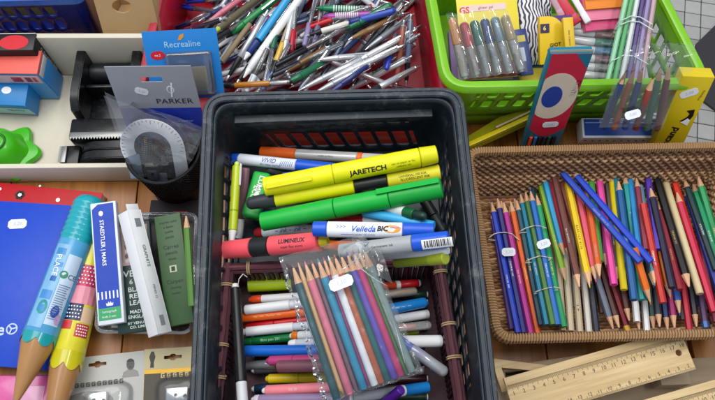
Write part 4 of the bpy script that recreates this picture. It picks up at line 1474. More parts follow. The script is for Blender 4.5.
FILM = film((.96, .97, .98), .04, .20, .03, .45)
SEAL = film((.94, .95, .96), .09, .09, .05)
pouch = empty('plastic_pouch', P(350, 330, .215 + DZ), 'crinkled clear plastic pouch of pencils on the felt pens', 'pouch')
q00, q10, q11, q01 = P(324, 404, .224 + DZ), P(424, 373, .224 + DZ), P(364, 236, .229 + DT), P(279, 258, .229 + DT)
U(pouch, crumple('front_film', pouch, FILM, q00, q10, q11, q01, 52, 60, lambda u, v: .0065 * min(1, 9 * min(u, 1 - u, v * 1.3, (1 - v) * 1.1)) + .0035, .0013, 2, 45))
U(pouch, crumple('back_film', pouch, FILM, q00 - Vector((0, 0, .004)), q10 - Vector((0, 0, .004)), q11 - Vector((0, 0, .004)), q01 - Vector((0, 0, .004)), 30, 34, lambda u, v: -.0065 * min(1, 8 * min(u, 1 - u, v, 1 - v)), .0015, 4, 45))
for (a_, b_, w_, sd_) in ((q00, q01, Vector((.005, 0, 0)), 31), (q00, q10, Vector((0, .006, 0)), 33), (q10, q11, Vector((-.006, 0, 0)), 35)):
    up_ = Vector((0, 0, .002))
    U(pouch, crumple('seal', pouch, SEAL, a_ + up_, b_ + up_, b_ + w_ + up_, a_ + w_ + up_, 90, 6, lambda u, v: .0, .0030, sd_, 170))
for (x0_, y0_, x1_, y1_, z_) in ((337, 275, 376, 244, .2420 + DT), (350, 262, 388, 286, .2420 + DT), (300, 300, 318, 352, .2365 + .5 * DT + .5 * DZ), (392, 318, 405, 362, .2365 + .3 * DT + .7 * DZ)):
    pts = []
    for i in range(15):
        s_ = i / 14
        pts.append(P(x0_ + (x1_ - x0_) * s_, y0_ + (y1_ - y0_) * s_ + 1.2 * math.sin(s_ * 5 + x0_), z_) + Vector((0, 0, .0012 * noise.noise(Vector((i * .9, x0_, 0))))))
    U(pouch, tube('crease', pouch, film((.9, .92, .94), .35, .08, .25), pts, [.0001 + .0005 * math.sin(math.pi * i / 14) for i in range(15)], 5))
f00, f10, f11, f01 = P(352, 262, .236 + DT), P(394, 284, .236 + DT * .7 + DZ * .3), P(380, 244, .240 + DT), P(352, 240, .238 + DT)
U(pouch, crumple('flap', pouch, film((.95, .96, .97), .05, .12, .06, .8), f00, f10, f11, f01, 24, 20, lambda u, v: .003 * math.sin(u * 5), .002, 9, 50))
s0 = P(338.5, 284, .2455)
M = stick_frame(P(330, 287, .2380 + .85 * DT + .15 * DZ + .004), P(348, 280, .2380 + .85 * DT + .15 * DZ + .004))
stk = empty('price_tag', M, 'white price sticker on the clear pencil pouch', 'sticker')
sticker(stk, .012, 0, .025, .012, 0, 0)

# ================================================================== cards, boxes and tubes
def frame_px(p0, p1, px):
    """Frame whose upper corner is seen at pixel px: solves its height so that the card is square."""
    u = (p1 - p0).normalized()
    a, b = P(px[0], px[1], 0.0), P(px[0], px[1], 1e-1)
    da, db = (a - p0).dot(u), (b - p0).dot(u)
    z = .1 * da / (da - db)
    return frame(p0, p1, P(px[0], px[1], z)), z


def holed_panel(name, parent, m, W, H, hole, thick, y0=0.0):
    """A sheet with a real hole in it."""
    bm = bmesh.new()
    loops = [[(0, y0), (W, y0), (W, H), (0, H)], hole]
    edges = []
    for lp in loops:
        vs = [bm.verts.new((x, y, 0)) for x, y in lp]
        edges += [bm.edges.new((vs[i], vs[(i + 1) % len(vs)])) for i in range(len(vs))]
    bmesh.ops.triangle_fill(bm, use_beauty=True, use_dissolve=False, edges=edges, normal=(0, 0, 1))
    for f_ in bm.faces:
        if f_.normal.z < 0:
            f_.normal_flip()
    me = bpy.data.meshes.new('m')
    bm.to_mesh(me); bm.free()
    o = link(name, me, m, parent, smooth=False)
    md = o.modifiers.new('s', 'SOLIDIFY'); md.thickness = thick; md.offset = -1
    return o


CARDW = mat('#d6d6d2', .45, var=.05)
# ---- mesh pen cup
cc = P(163, 150, .115)
R0, R1 = .052, .043
cup = empty('pen_cup', (cc.x, cc.y, .002), 'black wire mesh pen cup with packets in it', 'cup')
WIRE = mat('#131416', .35, metal=.3)
acc = ([], [])
for s in (1, -1):
    for k in range(84):
        pts = []
        for j in range(15):
            t = j / 14
            a = 2 * math.pi * k / 84 + s * t * 1.1
            r = R1 + (R0 - R1) * t
            pts.append(Vector((r * math.cos(a), r * math.sin(a), .006 + .106 * t)))
        tube('', None, None, pts, .0010, 4, into=acc)
link('wire_mesh', mesh(*acc), WIRE, cup, kind='stuff')
link('rim', mesh(*(lambda A: A)(([], [])[0:0] or [[], []])) if False else None, None, cup) if False else None
ring = lambda r, z: [Vector((r * math.cos(a), r * math.sin(a), z)) for a in [2 * math.pi * i / 48 for i in range(48)]]
tube('rim', cup, WIRE, ring(R0, .113), .0026, 8, closed=True)
tube('foot_ring', cup, WIRE, ring(R1, .004), .0026, 8, closed=True)
o = link('bottom', lathe([(0, R1), (.002, R1)], 32), WIRE, cup)
o.rotation_euler = (0, -math.pi / 2, 0); o.location = (0, 0, .003)

# ---- grey and blue pen card in the cup
(M, W, H), zt = frame_px(P(127, 128, .125), P(206, 127, .125), (104, 67))
print('PEN CARD', W, H, zt)
pk_ = empty('blister_card', M, 'grey pen card with blue lower band and hang slot in the mesh cup', 'card')
slot = []
for i in range(32):
    a = 2 * math.pi * i / 32
    slot.append((W * .50 + .0145 * max(-1, min(1, 1.25 * math.cos(a))), H * .80 + .0042 * max(-1, min(1, 1.5 * math.sin(a)))))
holed_panel('card_sheet', pk_, mat('#989ca4', .4, var=.05), W, H, slot, .0012, H * .34)
box('blue_band', pk_, mat('#1a2f96', .35, var=.06), 0, W, -.02, H * .34 - .0002, -.0012, .0003, .0002)
PT = mat('#24262c', .4)
text(pk_, 'PARKER', .0125, W * .70, H * .45, .0004, PT, bold=.0, sx=1.15)
WP = mat('#e8eaee', .4)
poly('emblem_ring', pk_, WP, ell(W * .69, H * .64, .0052, .0066, 20), .0004)
poly('emblem_field', pk_, mat('#989ca4', .4, var=.05), ell(W * .69, H * .64, .0038, .0052, 20), .0007)
poly('emblem_stroke', pk_, WP, [(W * .69 - .0016, H * .64 - .013), (W * .69 + .0004, H * .64 - .013), (W * .69 + .005, H * .64 + .012), (W * .69 + .0025, H * .64 + .012)], .001)
text(pk_, 'Vector', .008, W * .76, H * .12, .0006, mat('#8fa0e0', .4), shear=.4)
sticker(pk_, W * .34, H * .62, .018, .011, .0005, -.35)

# ---- blue blister card behind it
(M, W, H), zt = frame_px(P(153, 101, .105), P(225, 97, .105), (141, 32))
print('BLUE CARD', W, H, zt)
bc = empty('blister_card', M, 'sky blue blister card leaning between cup and crimson box', 'card')
box('card_sheet', bc, mat('#1877c2', .4, var=.06), 0, W, 0, H, -.0014, 0, .0003)
text(bc, 'Recrealine', .0125, W * .52, H * .80, .0004, mat('#9fc6e6', .4), bold=.005)
poly('leaf_mark', bc, mat('#d8902a', .4), [(W * .47, H * .86), (W * .50, H * .93), (W * .56, H * .95), (W * .55, H * .90), (W * .51, H * .86)], .0005)
poly('red_oval', bc, mat('#c42030', .4), ell(W * .17, H * .66, .0105, .0065, 20), .0005)
text(bc, 'no.2', .005, W * .17, H * .66, .0009, WP)
bw, bh = W * .60, H * .60
me = box_mesh(W * .28, W * .90, .006, H * .70, 0, .011, .004, 3)
link('blister', me, film((.93, .95, .97), .12, .08, .06), bc)
box('sponge', bc, mat('#c9b98e', .8, var=.15), W * .50, W * .80, H * .12, H * .48, .001, .008, .002)
box('inner_leaflet', bc, mat('#3a86c0', .5), W * .34, W * .48, H * .15, H * .5, .001, .003, .0005)

# ---- bag with a protractor and sharpener
(M, W, H) = frame(P(134, 176, .092), P(182, 176, .092), P(118, 112, .175))
bag = empty('clear_bag', M, 'clear bag with white protractor set standing in the mesh cup', 'bag')
PRO = mat('#f2f4f6', .4, var=.05)


def arc_plate(name, parent, m, cx, cy, ri, ro, a0, a1, z, th, n=28):
    v, f = [], []
    for i in range(n + 1):
        a = a0 + (a1 - a0) * i / n
        for r in (ri, ro):
            v += [(cx + r * math.cos(a), cy + r * math.sin(a), z), (cx + r * math.cos(a), cy + r * math.sin(a), z - th)]
    for i in range(n):
        b = i * 4
        f += [(b, b + 2, b + 6, b + 4), (b + 1, b + 5, b + 7, b + 3), (b + 2, b + 3, b + 7, b + 6), (b, b + 4, b + 5, b + 1)]
    f += [(0, 1, 3, 2), (n * 4, n * 4 + 2, n * 4 + 3, n * 4 + 1)]
    return link(name, mesh(v, f), m, parent, smooth=False)


rc = math.radians
cx, cy = W * .50, H * .45
pr = arc_plate('protractor', bag, PRO, cx, cy, .026, .045, rc(-10), rc(200), .001, .0015)
for i in range(27):
    a = rc(-6 + i * 7.6)
    r1, r2 = .0435, (.0380 if i % 3 == 0 else .0408)
    d = .0003
    poly('scale_mark', pr, mat('#5a6470', .5), [(cx + r1 * math.cos(a - d / r1), cy + r1 * math.sin(a - d / r1)), (cx + r1 * math.cos(a + d / r1), cy + r1 * math.sin(a + d / r1)), (cx + r2 * math.cos(a + d / r2), cy + r2 * math.sin(a + d / r2)), (cx + r2 * math.cos(a - d / r2), cy + r2 * math.sin(a - d / r2))], .0014)
box('protractor_bar', bag, PRO, cx + .026, cx + .045, -.01, cy - .004, -.0008, .0006, .0003)
box('set_square', bag, mat('#9fb0c4', .4), cx - .040, cx - .021, -.004, cy - .010, -.001, .0004, .0003)
sh = box('sharpener', bag, mat('#4a4f55', .3, metal=.7), cx - .012, cx + .004, -.002, .016, .001, .012, .002)
poly('sharpener_hole', sh, BLACK, ell(cx - .003, .010, .0024, .0024, 14), .0124)
box('compass_arm', bag, mat('#7d8892', .35, metal=.5), cx - .004, cx + .014, -.018, .006, .0005, .0035, .001)
FB = film((.95, .96, .97), .10, .08, .04)
q = lambda x, y, z: P(x, y, z) 
bagf = crumple('bag_film', None, FB, q(132, 178, .10), q(182, 177, .10), q(205, 133, .180), q(104, 96, .198), 34, 34, lambda u, v: .006 * math.sin(math.pi * u) * math.sin(math.pi * min(1, v + .1)), .003, 3, 42)
bagf.parent = bag
bagf.matrix_parent_inverse = M.inverted()
bagb = crumple('bag_back_film', None, FB, q(134, 172, .085), q(182, 172, .085), q(203, 128, .160), q(106, 93, .178), 20, 20, lambda u, v: 0, .003, 6, 42)
bagb.parent = bag
bagb.matrix_parent_inverse = M.inverted()

# ---- black tape dispensers in the tray
DB = mat('#0f1113', .28, var=.2, bump=.06, dirt=.08)


def dispenser(label, M, L, Wd, Hh):
    """Along local y; tape well in the middle, serrated blade at the near end."""
    t = empty('tape_dispenser', M, label, 'tape dispenser', 'black tape dispensers in the cream tray')
    box('base', t, DB, 0, Wd, .0, L, 0, .014, .003)
    prof = [(L * .22, .0135), (L, .0135), (L, Hh - .018), (L - .003, Hh - .009), (L - .009, Hh - .003), (L - .018, Hh), (L * .42, Hh), (L * .32, Hh - .004), (L * .24, Hh - .014)]
    for x0 in (0, Wd - .014):
        v = [(x0, y, z) for y, z in prof] + [(x0 + .014, y, z) for y, z in prof]
        n = len(prof)
        f = [tuple(range(n)), tuple(reversed(range(n, 2 * n)))] + [(i, n + i, n + (i + 1) % n, (i + 1) % n) for i in range(n)]
        me = mesh(v, f)
        bm = bmesh.new(); bm.from_mesh(me); bmesh.ops.recalc_face_normals(bm, faces=bm.faces[:]); bmesh.ops.bevel(bm, geom=bm.edges[:], offset=.0012, segments=2, affect='EDGES'); bm.to_mesh(me); bm.free()
        link('side_wall', me, DB, t)
    box('back_wall', t, DB, .0142, Wd - .0142, L - .008, L - .001, .0145, Hh - .012, .002)
    box('well_partition', t, DB, .0142, Wd - .0142, L * .52, L * .56, .0145, Hh * .72, .002)
    o = link('tape_core', lathe([(.0145, .016), (Wd - .0145, .016)], 28), mat('#1c1e22', .4), t)
    o.location = (0, L * .77, Hh * .42)
    box('front_block', t, DB, -.003, Wd + .003, -.004, L * .20, .010, Hh * .62, .004)
    bl = box('blade_bar', t, mat('#8e8f8c', .35, metal=.7), .001, Wd - .001, -.0035, .005, Hh * .62 + .0003, Hh * .62 + .004, .0005)
    n = 22
    v, f = [], []
    for i in range(n):
        x = .001 + (Wd - .002) * i / n; w_ = (Wd - .002) / n
        b = len(v)
        v += [(x, -.0036, Hh * .62 + .0042), (x + w_, -.0036, Hh * .62 + .0042), (x + w_ / 2, -.0075, Hh * .62 + .0036)]
        f.append((b, b + 1, b + 2))
    link('blade_teeth', mesh(v, f), mat('#8e8f8c', .35, metal=.7), bl, smooth=False, kind='stuff')
    return t


a, b = P(71, 139, .045), P(128, 138, .045)
d = b - a
Md = Matrix.Translation((a.x, a.y + .002, .008)) @ Matrix.Rotation(math.atan2(d.y, d.x), 4, 'Z')
dispenser('black tape dispenser with open well and grey serrated blade', Md, .160, d.length * .82 + .030, .068)
a = P(61, 164, .03)
dispenser('low black tape dispenser lying along the tray front board', Matrix.Translation((a.x + .004, a.y + .028, .008)) @ Matrix.Rotation(rc(-90), 4, 'Z'), .12, .030, .042)

# ---- small cartons in the tray
# black and red carton, upright
(M, W, H) = frame(P(-40, 51, .112), P(33, 50, .112), P(-40, 34, .114))
t = empty('carton', M, 'black upright carton with red disc on top and white text down its side', 'carton', 'cartons in the cream tray')
box('carton_body', t, mat('#17161a', .4), 0, W, 0, H, -.103, 0, .0008)
poly('red_disc', t, mat('#c8202c', .4), ell(W * .72, H * .46, W * .20, H * .42, 24), .0004)
box('white_edge', t, CARDW, 0, W, H - .0012, H - .0001, -.0005, .0004, .0001)
tx = text(t, 'O  fine graphic leads', .0075, 0, 0, 0, mat('#c9ccd2', .4))
tx.rotation_euler = (0, rc(90), 0)
tx.location = (W + .0006, H * .5, -.052)
(M, W, H) = frame(P(-40, 73, .092), P(37, 74, .092), P(-40, 50, .095))
t = empty('carton', M, 'coral topped carton with blue sides, standing in the tray', 'carton', 'cartons in the cream tray')
box('carton_body', t, mat('#3a8fce', .4, var=.08), 0, W, 0, H, -.084, 0, .0008)
box('coral_lid', t, mat('#d9584c', .45, var=.16, scale=400), -.0003, W + .0003, .0, H + .0003, -.006, .0005, .0006)
box('printed_front', t, mat('#d8b0ae', .45), 0, W - .002, -.0008, -.0002, -.028, -.006, .0001)
for i, (x, w_, c) in enumerate(((.62, .16, '#b02438'), (.80, .10, '#8a3a4a'), (.90, .07, '#b85060'))):
    box('front_print', t, mat(c, .45), W * x - .001, W * (x + w_) - .004, -.0012, -.0009, -.024, -.010, .0001)
box('side_print', t, mat('#2b7fc4', .45), W + .0002, W + .0008, .002, H - .002, -.078, -.020, .0001)
box('side_print', t, mat('#c8c4c6', .45), W + .0002, W + .0008, .002, H - .002, -.019, -.007, .0001)
(M, W, H) = frame(P(-40, 103, .052), P(25, 106, .052), P(-40, 79, .060))
t = empty('carton', M, 'bright blue carton with white logo in front of the coral one', 'carton', 'cartons in the cream tray')
box('carton_body', t, mat('#1478b8', .4, var=.06), 0, W, 0, H, -.044, 0, .0008)
poly('white_logo', t, WP, ell(W * .68, H * .62, .008, .006, 18), .0005)
box('printed_front', t, mat('#9ec4d0', .45), .0, W - .001, -.0008, -.0002, -.040, -.014, .0001)
tx = text(t, 'TEXTO', .009, 0, 0, 0, mat('#4a5a62', .4), bold=.02)
tx.rotation_euler = (rc(90), 0, 0)
tx.location = (W * .76, -.0011, -.022)
bx_ = box('blue_corner', t, mat('#1478b8', .4, var=.06), W - .0009, W + .0006, -.001, .001, -.044, 0, .0002)

# ---- green scalloped sharpener pot
gc = P(6, 152, .02)
gp = empty('pencil_sharpener', (gc.x, gc.y, .008), 'bright green domed sharpener pot with scalloped foot', 'sharpener')
GG = mat('#3fae12', .3, var=.08, coat=.3)
v, f = [], []
prof = [(.046, 0), (.047, .006), (.044, .010), (.034, .012), (.030, .020), (.026, .034), (.018, .044), (.010, .047), (.0, .047)]
n = 64
for r, z in prof:
    for k in range(n):
        a = 2 * math.pi * k / n
        q_ = 1 + (.13 * math.cos(6 * a) if z < .011 else .05 * math.cos(6 * a) if z < .013 else 0)
        v.append((r * q_ * math.cos(a), r * q_ * math.sin(a), z))
for i in range(len(prof) - 1):
    for k in range(n):
        k2 = (k + 1) % n
        f.append((i * n + k, i * n + k2, (i + 1) * n + k2, (i + 1) * n + k))
link('pot', mesh(v, f), GG, gp)
tube('collar', gp, mat('#1c6a10', .4), [Vector((.0135 * math.cos(a), .0135 * math.sin(a), .0462)) for a in [2 * math.pi * i / 32 for i in range(32)]], .0022, 6, closed=True)
o = link('insert', lathe([(0, .0085), (.0015, .0085)], 24), mat('#7fd05a', .4), gp)
o.rotation_euler = (0, -math.pi / 2, 0); o.location = (0, 0, .0468)

# ---- red folder and blue folder
(M, W, H) = frame(P(-60, 300, .012), P(108, 305, .012), P(-60, 181, .014))
t = empty('notebook', M, 'red notebook with white dots and dark flowers under the blue folder', 'notebook')
RD = mat('#b8151e', .4, var=.08)
# its top edge runs slightly slantwise: set from its own two corners
a, b = P(-60, 177, .020), P(103, 193, .020)
M, W, H = frame(P(-55, 300, .02), P(110, 300, .02), P(-60, 180, .02))
u = (b - a).normalized()
M = Matrix((u, Vector((-u.y, u.x, 0)), Vector((0, 0, 1)))).transposed().to_4x4()
M.translation = a + Vector((u.y, -u.x, 0)) * .16
t.matrix_world = M
W = (b - a).length
box('cover', t, RD, 0, W, 0, .16, -.001, .0006, .0004)
box('pages', t, mat('#c4b496', .7, var=.1), .002, W - .001, .001, .159, -.016, -.0012, .0002)
box('back_cover', t, RD, 0, W, 0, .16, -.0175, -.0162, .0004)
for (px, py, r) in ((20, 192, .004), (58, 200, .0033), (0, 189, .0025), (88, 197, .002), (40, 186, .0018), (-12, 198, .004)):
    w_ = M.inverted() @ P(px, py, .0206)
    if py < 190.5 or px != 20:
        poly('white_dot', t, WP, ell(w_.x, w_.y, r, r, 16), .001)
w_ = M.inverted() @ P(20, 195, .0206)
for k in range(6):
    a_ = k * math.pi / 3
    poly('flower_petal', t, mat('#1c1418', .5), ell(w_.x + .0048 * math.cos(a_), w_.y + .0048 * math.sin(a_), .0032, .0032, 12), .0010)
poly('flower_centre', t, WP, ell(w_.x, w_.y, .0030, .0030, 14), .0014)

a, b = P(-60, 197, .026), P(112, 208, .026)
u = (b - a).normalized()
M = Matrix((u, Vector((-u.y, u.x, 0)), Vector((0, 0, 1)))).transposed().to_4x4()
Hf = .245
M.translation = a + Vector((u.y, -u.x, 0)) * Hf
t = empty('folder', M, 'plain royal blue plastic folder with price sticker and white logo', 'folder')
W = (b - a).length
FBM = mat('#0040bc', .4, var=.05, bump=.02)
box('cover', t, FBM, 0, W - .01, 0, Hf, -.0012, 0, .0004)
box('back_cover', t, FBM, 0, W - .012, .002, Hf, -.0042, -.0026, .0004)
w_ = M.inverted() @ P(17.5, 224, .026)
sticker(t, w_.x, w_.y, .028, .015, .0006, .12)
w_ = M.inverted() @ P(12, 329, .026)
LG = mat('#b9cdf0', .4)
arc_plate('logo_ring', t, LG, w_.x, w_.y, .0062, .0082, 0, 2 * math.pi, .0006, .0004, 30)
for k in range(3):
    a_ = rc(20 + 120 * k)
    poly('logo_stroke', t, LG, [(w_.x + .001 * math.sin(a_), w_.y - .001 * math.cos(a_)), (w_.x - .001 * math.sin(a_), w_.y + .001 * math.cos(a_)), (w_.x + .0075 * math.cos(a_) - .001 * math.sin(a_), w_.y + .0075 * math.sin(a_) + .001 * math.cos(a_)), (w_.x + .0075 * math.cos(a_) + .001 * math.sin(a_), w_.y + .0075 * math.sin(a_) - .001 * math.cos(a_))], .0006 + .0003 * (k + 1))
w2 = M.inverted() @ P(1, 330, .026)
text(t, 'e', .024, w2.x, w2.y, .0006, LG, bold=.02)

# ---- two giant pencil shaped tubes
def giant(label, p1, p2, r, cap_m, body_m, scallop_m, tip_m, fr_):
    M = stick_frame(p1, p2)
    L = (p2 - p1).length
    t = empty('pencil_tube', M, label, 'pencil case', 'giant pencil shaped cases')
    c, s0, s1, s2 = fr_
    pr_ = [(0, r * .55), (.003, r * .8), (.008, r * .93)]
    nr = 7
    for k in range(nr):
        x0 = .010 + (c * L - .014) * k / nr; w_ = (c * L - .014) / nr
        pr_ += [(x0, r * .97), (x0 + w_ * .35, r * 1.03), (x0 + w_ * .65, r * 1.03), (x0 + w_ * .98, r * .97)]
    pr_ += [(c * L, r * .98)]
    link('cap', lathe(pr_, 36), cap_m, t)
    link('body', lathe([(c * L, r * .98), (c * L + .001, r), (s0 * L, r), (s0 * L + .001, r * .98)], 36), body_m, t)
    # wooden cone with a scalloped painted edge
    link('cone', lathe([(s0 * L, r * .97), (s1 * L, r * .96), (s2 * L, r * .16)], 36), mat('#a87a48', .4, var=.15, scale=40, stretch=(.2, 3, 3), coat=.5), t)
    v, f = [], []
    n = 72
    for k in range(n):
        a = 2 * math.pi * k / n
        x_e = s1 * L - .002 + .011 * abs(math.sin(3 * a + .6)) ** .8 - .006
        re = r * .985 if x_e < s1 * L else r * (.985 - .8 * (x_e - s1 * L) / (s2 * L - s1 * L))
        v += [(s0 * L - .001, r * 1.004 * math.sin(a), r * 1.004 * math.cos(a)), (x_e, (re + .0006) * math.sin(a), (re + .0006) * math.cos(a))]
    for k in range(n):
        k2 = (k + 1) % n
        f.append((2 * k, 2 * k + 1, 2 * k2 + 1, 2 * k2))
    link('scalloped_paint', mesh(v, f), scallop_m, t)
    link('point', lathe([(s2 * L - .002, r * .19), (L, r * .02)], 24), tip_m, t)
    return t, L, r


TEAL = mat('#16a0ae', .25, var=.08, coat=.4)
t, L, r = giant('giant pencil case with ribbed turquoise cap and pale blue label', P(93, 198, .066), P(11, 414, .061), .0232, TEAL, mat('#4c9fce', .3, var=.2, scale=45, coat=.4), mat('#1a9aa0', .3, coat=.4), mat('#1c7cb0', .35), (.23, .66, .70, .95))
rr = r + .0004
# printed label: pale panel, blue graphics, green disc, small print, barcode
cyl_rect('label_panel', t, mat('#b6cbe0', .35, var=.08), L * .30, L * .62, -.003, .017, rr)
cyl_rect('label_panel', t, mat('#7fb4dc', .35, var=.25, scale=90), L * .26, L * .64, -.026, -.0035, rr)
GD = mat('#1c7d52', .4)
me = mesh([(L * .395 + a_, (rr + .0003) * math.sin(b_ / rr), (rr + .0003) * math.cos(b_ / rr)) for a_, b_ in ell(0, .000, .0055, .0055, 20)], [tuple(range(20))])
link('green_disc', me, GD, t, smooth=False)
text(t, 'CE', .010, L * .40, .012, 0, mat('#28405e', .4), rot=rc(90), cyl=rr + .0003)
for k in range(16):
    cyl_rect('small_print', t, mat('#7088a8', .4), L * (.44 + k * .010), L * (.4445 + k * .010), -.001, rnd.uniform(.010, .015), rr + .0003)
for k in range(5):
    x0 = L * (.28 + .065 * k)
    cyl_rect('blue_graphic', t, mat(rnd.choice(['#2f6fb4', '#3f86c4', '#1f5aa4', '#3aa0d0']), .35), x0, x0 + L * rnd.uniform(.02, .04), -.022 + .003 * (k % 3), -.008 + .002 * (k % 2), rr + .0003)
text(t, 'PLACE', .011, L * .36, -.014, 0, WP, cyl=rr + .0007, rot=0.1, bold=.01)
for (fx, y_, w_, c_) in ((.56, .006, .012, '#2a4a9a'), (.59, .013, .010, '#b89ac0'), (.55, -.012, .014, '#1f8f8a')):
    me = mesh([(L * fx + a_, (rr + .0005) * math.sin(b_ / rr), (rr + .0005) * math.cos(b_ / rr)) for a_, b_ in ell(0, y_, w_ * .7, w_ * .45, 20)], [tuple(range(20))])
    link('printed_blob', me, mat(c_, .35), t, smooth=False)

t, L, r = giant('giant pencil case with yellow body and dotted red band', P(104, 212, .044), P(40, 470, .040), .0215, mat('#d2c21a', .3, coat=.4), mat('#d9cf2c', .3, var=.15, scale=60, coat=.4), mat('#c6be16', .3, coat=.4), mat('#2a2a2a', .4), (.10, .58, .64, .96))
rr = r + .0004
cyl_rect('red_band', t, mat('#c0345a', .35), L * .245, L * .33, -.030, .030, rr)
cyl_rect('pink_band', t, mat('#d88a9a', .35, var=.2, scale=120), L * .33, L * .40, -.030, .030, rr)
cyl_rect('check_patch', t, mat('#1c2450', .35), L * .40, L * .465, -.022, .004, rr)
cyl_rect('peach_patch', t, mat('#d9b894', .35), L * .41, L * .47, .004, .024, rr)
cyl_rect('red_patch', t, mat('#c62a30', .35), L * .467, L * .50, -.022, -.006, rr + .0002)
cyl_rect('red_patch', t, mat('#c2343c', .35), L * .475, L * .525, .000, .020, rr + .0002)
for (x0, x1, y0, y1, nx2, ny2) in ((.25, .325, -.026, .026, 5, 12), (.405, .46, -.020, .003, 4, 6), (.478, .522, .002, .018, 4, 5)):
    for i in range(nx2):
        for j in range(ny2):
            x_, y_ = L * (x0 + (x1 - x0) * (i + .5) / nx2), y0 + (y1 - y0) * (j + (.5 if i % 2 else .15)) / ny2
            me = mesh([(x_ + a_, (rr + .0006) * math.sin((y_ + b_) / rr), (rr + .0006) * math.cos((y_ + b_) / rr)) for a_, b_ in ell(0, 0, .0011, .0011, 8)], [tuple(range(8))])
            link('white_dot', me, WP, t, smooth=False)

# ---- pink packet at the corner
(M, W, H) = frame(P(-40, 420, .012), P(44, 420, .012), P(-40, 375, .014))
t = empty('packet', M, 'glossy pink packet lying under the points of the giant pencils', 'packet')
box('packet_body', t, mat('#d65a9c', .28, var=.12, coat=.5), 0, W, 0, H, -.011, 0, .003)
box('packet_print', t, mat('#e8a8c8', .3, coat=.5), W * .62, W * .95, H * .15, H * .75, .0001, .0006, .0002)

# ---- clear tray with boxes of leads
CT = [V2(P(96, 331, .045)), V2(P(190, 332, .045)), V2(P(196, 214, .045)), V2(P(104, 214, .045))]
ctr = empty('clear_tray', (CT[0].x, CT[0].y, .002), 'shallow clear plastic tray holding pencil boxes', 'tray')
CTM = film((.80, .83, .84), .16, .09, .12)
U(ctr, shell('wall', ctr, CTM, CT, inset(CT, .008), .045, .004, .012, .02, 2, None, 0, .0015))
U(ctr, sweep('rim', ctr, CTM, CT, .012, .02, [(0, 0), (.003, -.001), (.003, -.003), (0, -.002)], .045))
U(ctr, flat('bottom', ctr, CTM, inset(CT, .010), .006, .0015))
# dark cartons lying in the bottom
for k, (x0, y0, x1, y1, c, lb) in enumerate(((104, 330, 150, 300, '#22302e', 'dark green flat carton lying at the bottom of the clear tray'), (135, 322, 186, 240, '#241c22', 'dark plum flat carton lying at the bottom of the clear tray'))):
    (M, W, H) = frame(P(x0, y0, .024), P(x1, y0, .024), P(x0 + 6, y1 - 40, .024))
    t = empty('flat_carton', M, lb, 'carton', 'boxes in the clear tray')
    box('carton_body', t, mat(c, .45, var=.2), 0, W, 0, H, -.015, 0, .0008)
    rectp('pale_print', t, mat('#8a8f8c', .5), W * .15, W * .35, H * .03, H * .06, .0004)
    rectp('pale_print', t, mat('#8a3040', .5), W * .5, W * .8, H * .7, H * .9, .0004)

# dark green lettered box
(M, W, H) = frame(P(118, 334, .062), P(156, 329, .058), P(118, 224, .080))
t = empty('pencil_box', M, 'dark green box with white lettering between blue and white boxes', 'box', 'boxes in the clear tray')
box('box_body', t, mat('#15332f', .42, var=.1), 0, W, 0, H, -.014, 0, .0008)
rectp('picture_panel', t, mat('#b9a29c', .45, var=.2, scale=120), .002, W - .004, H * .60, H * .97, .0004)
for k in range(7):
    y_ = H * (.62 + .045 * k)
    poly('picture_stroke', t, mat(rnd.choice(['#7c4a48', '#d8c8c0', '#8a5a58', '#5a3a3a']), .45), [(W * .3, y_), (W * .75, y_ + .008), (W * .78, y_ + .014), (W * .28, y_ + .005)], .0007 + .0001 * k)
for s, y_, sz in (('VENUS', .52, .0125), ('6  842', .445, .0095), ('BLACK', .375, .0092), ('REFILL', .315, .0092), ('LEADS', .255, .0092), ('MADE IN', .175, .0066), ('ENGLAND', .13, .0066), ('BY VENUS PEN', .075, .0050), ('CO. LIMITED', .04, .0050)):
    text(t, s, sz, W * .62, H * y_, .0005, mat('#c9d6d0', .45), bold=.012, sx=1.08)

# blue box with white border
(M, W, H) = frame(P(98, 326, .079), P(124.5, 322, .078), P(96.5, 203, .106))
t = empty('pencil_box', M, 'royal blue box with white border and green foot panel', 'box', 'boxes in the clear tray')
box('box_body', t, mat('#d3dbe2', .38), 0, W, 0, H, -.013, 0, .0012)
z_ = .0004
BX = mat('#083aa8', .5, var=.05)
bp = [(W * .06, H * .035), (W * .90, H * .035), (W * .90, H * .985), (W * .30, H * .985), (W * .06, H * .945)]
poly('blue_face', t, BX, bp, z_)
rectp('green_panel', t, mat('#1f9a5a', .38), W * .06, W * .90, H * .036, H * .13, z_ + .0003)
text(t, 'lumograph', .0045, W * .48, H * .10, z_ + .0007, WP)
text(t, 'leads 2 mm', .004, W * .45, H * .06, z_ + .0007, WP)
for k in range(6):
    rectp('white_stripe', t, WP, W * (.07 + .145 * k), W * (.12 + .145 * k), H * .20, H * .262, z_ + .0003)
cr_ = [(W * .38, H * .145), (W * .62, H * .145), (W * .64, H * .17), (W * .58, H * .16), (W * .54, H * .18), (W * .50, H * .162), (W * .46, H * .18), (W * .42, H * .16), (W * .36, H * .17)]
poly('crown_mark', t, WP, cr_, z_ + .0003)
text(t, 'STAEDTLER | MARS', .0076, W * .40, H * .66, z_ + .0003, WP, rot=rc(-90), bold=.012)
poly('head_mark', t, WP, ell(W * .40, H * .905, .003, .0038, 14), z_ + .0003)

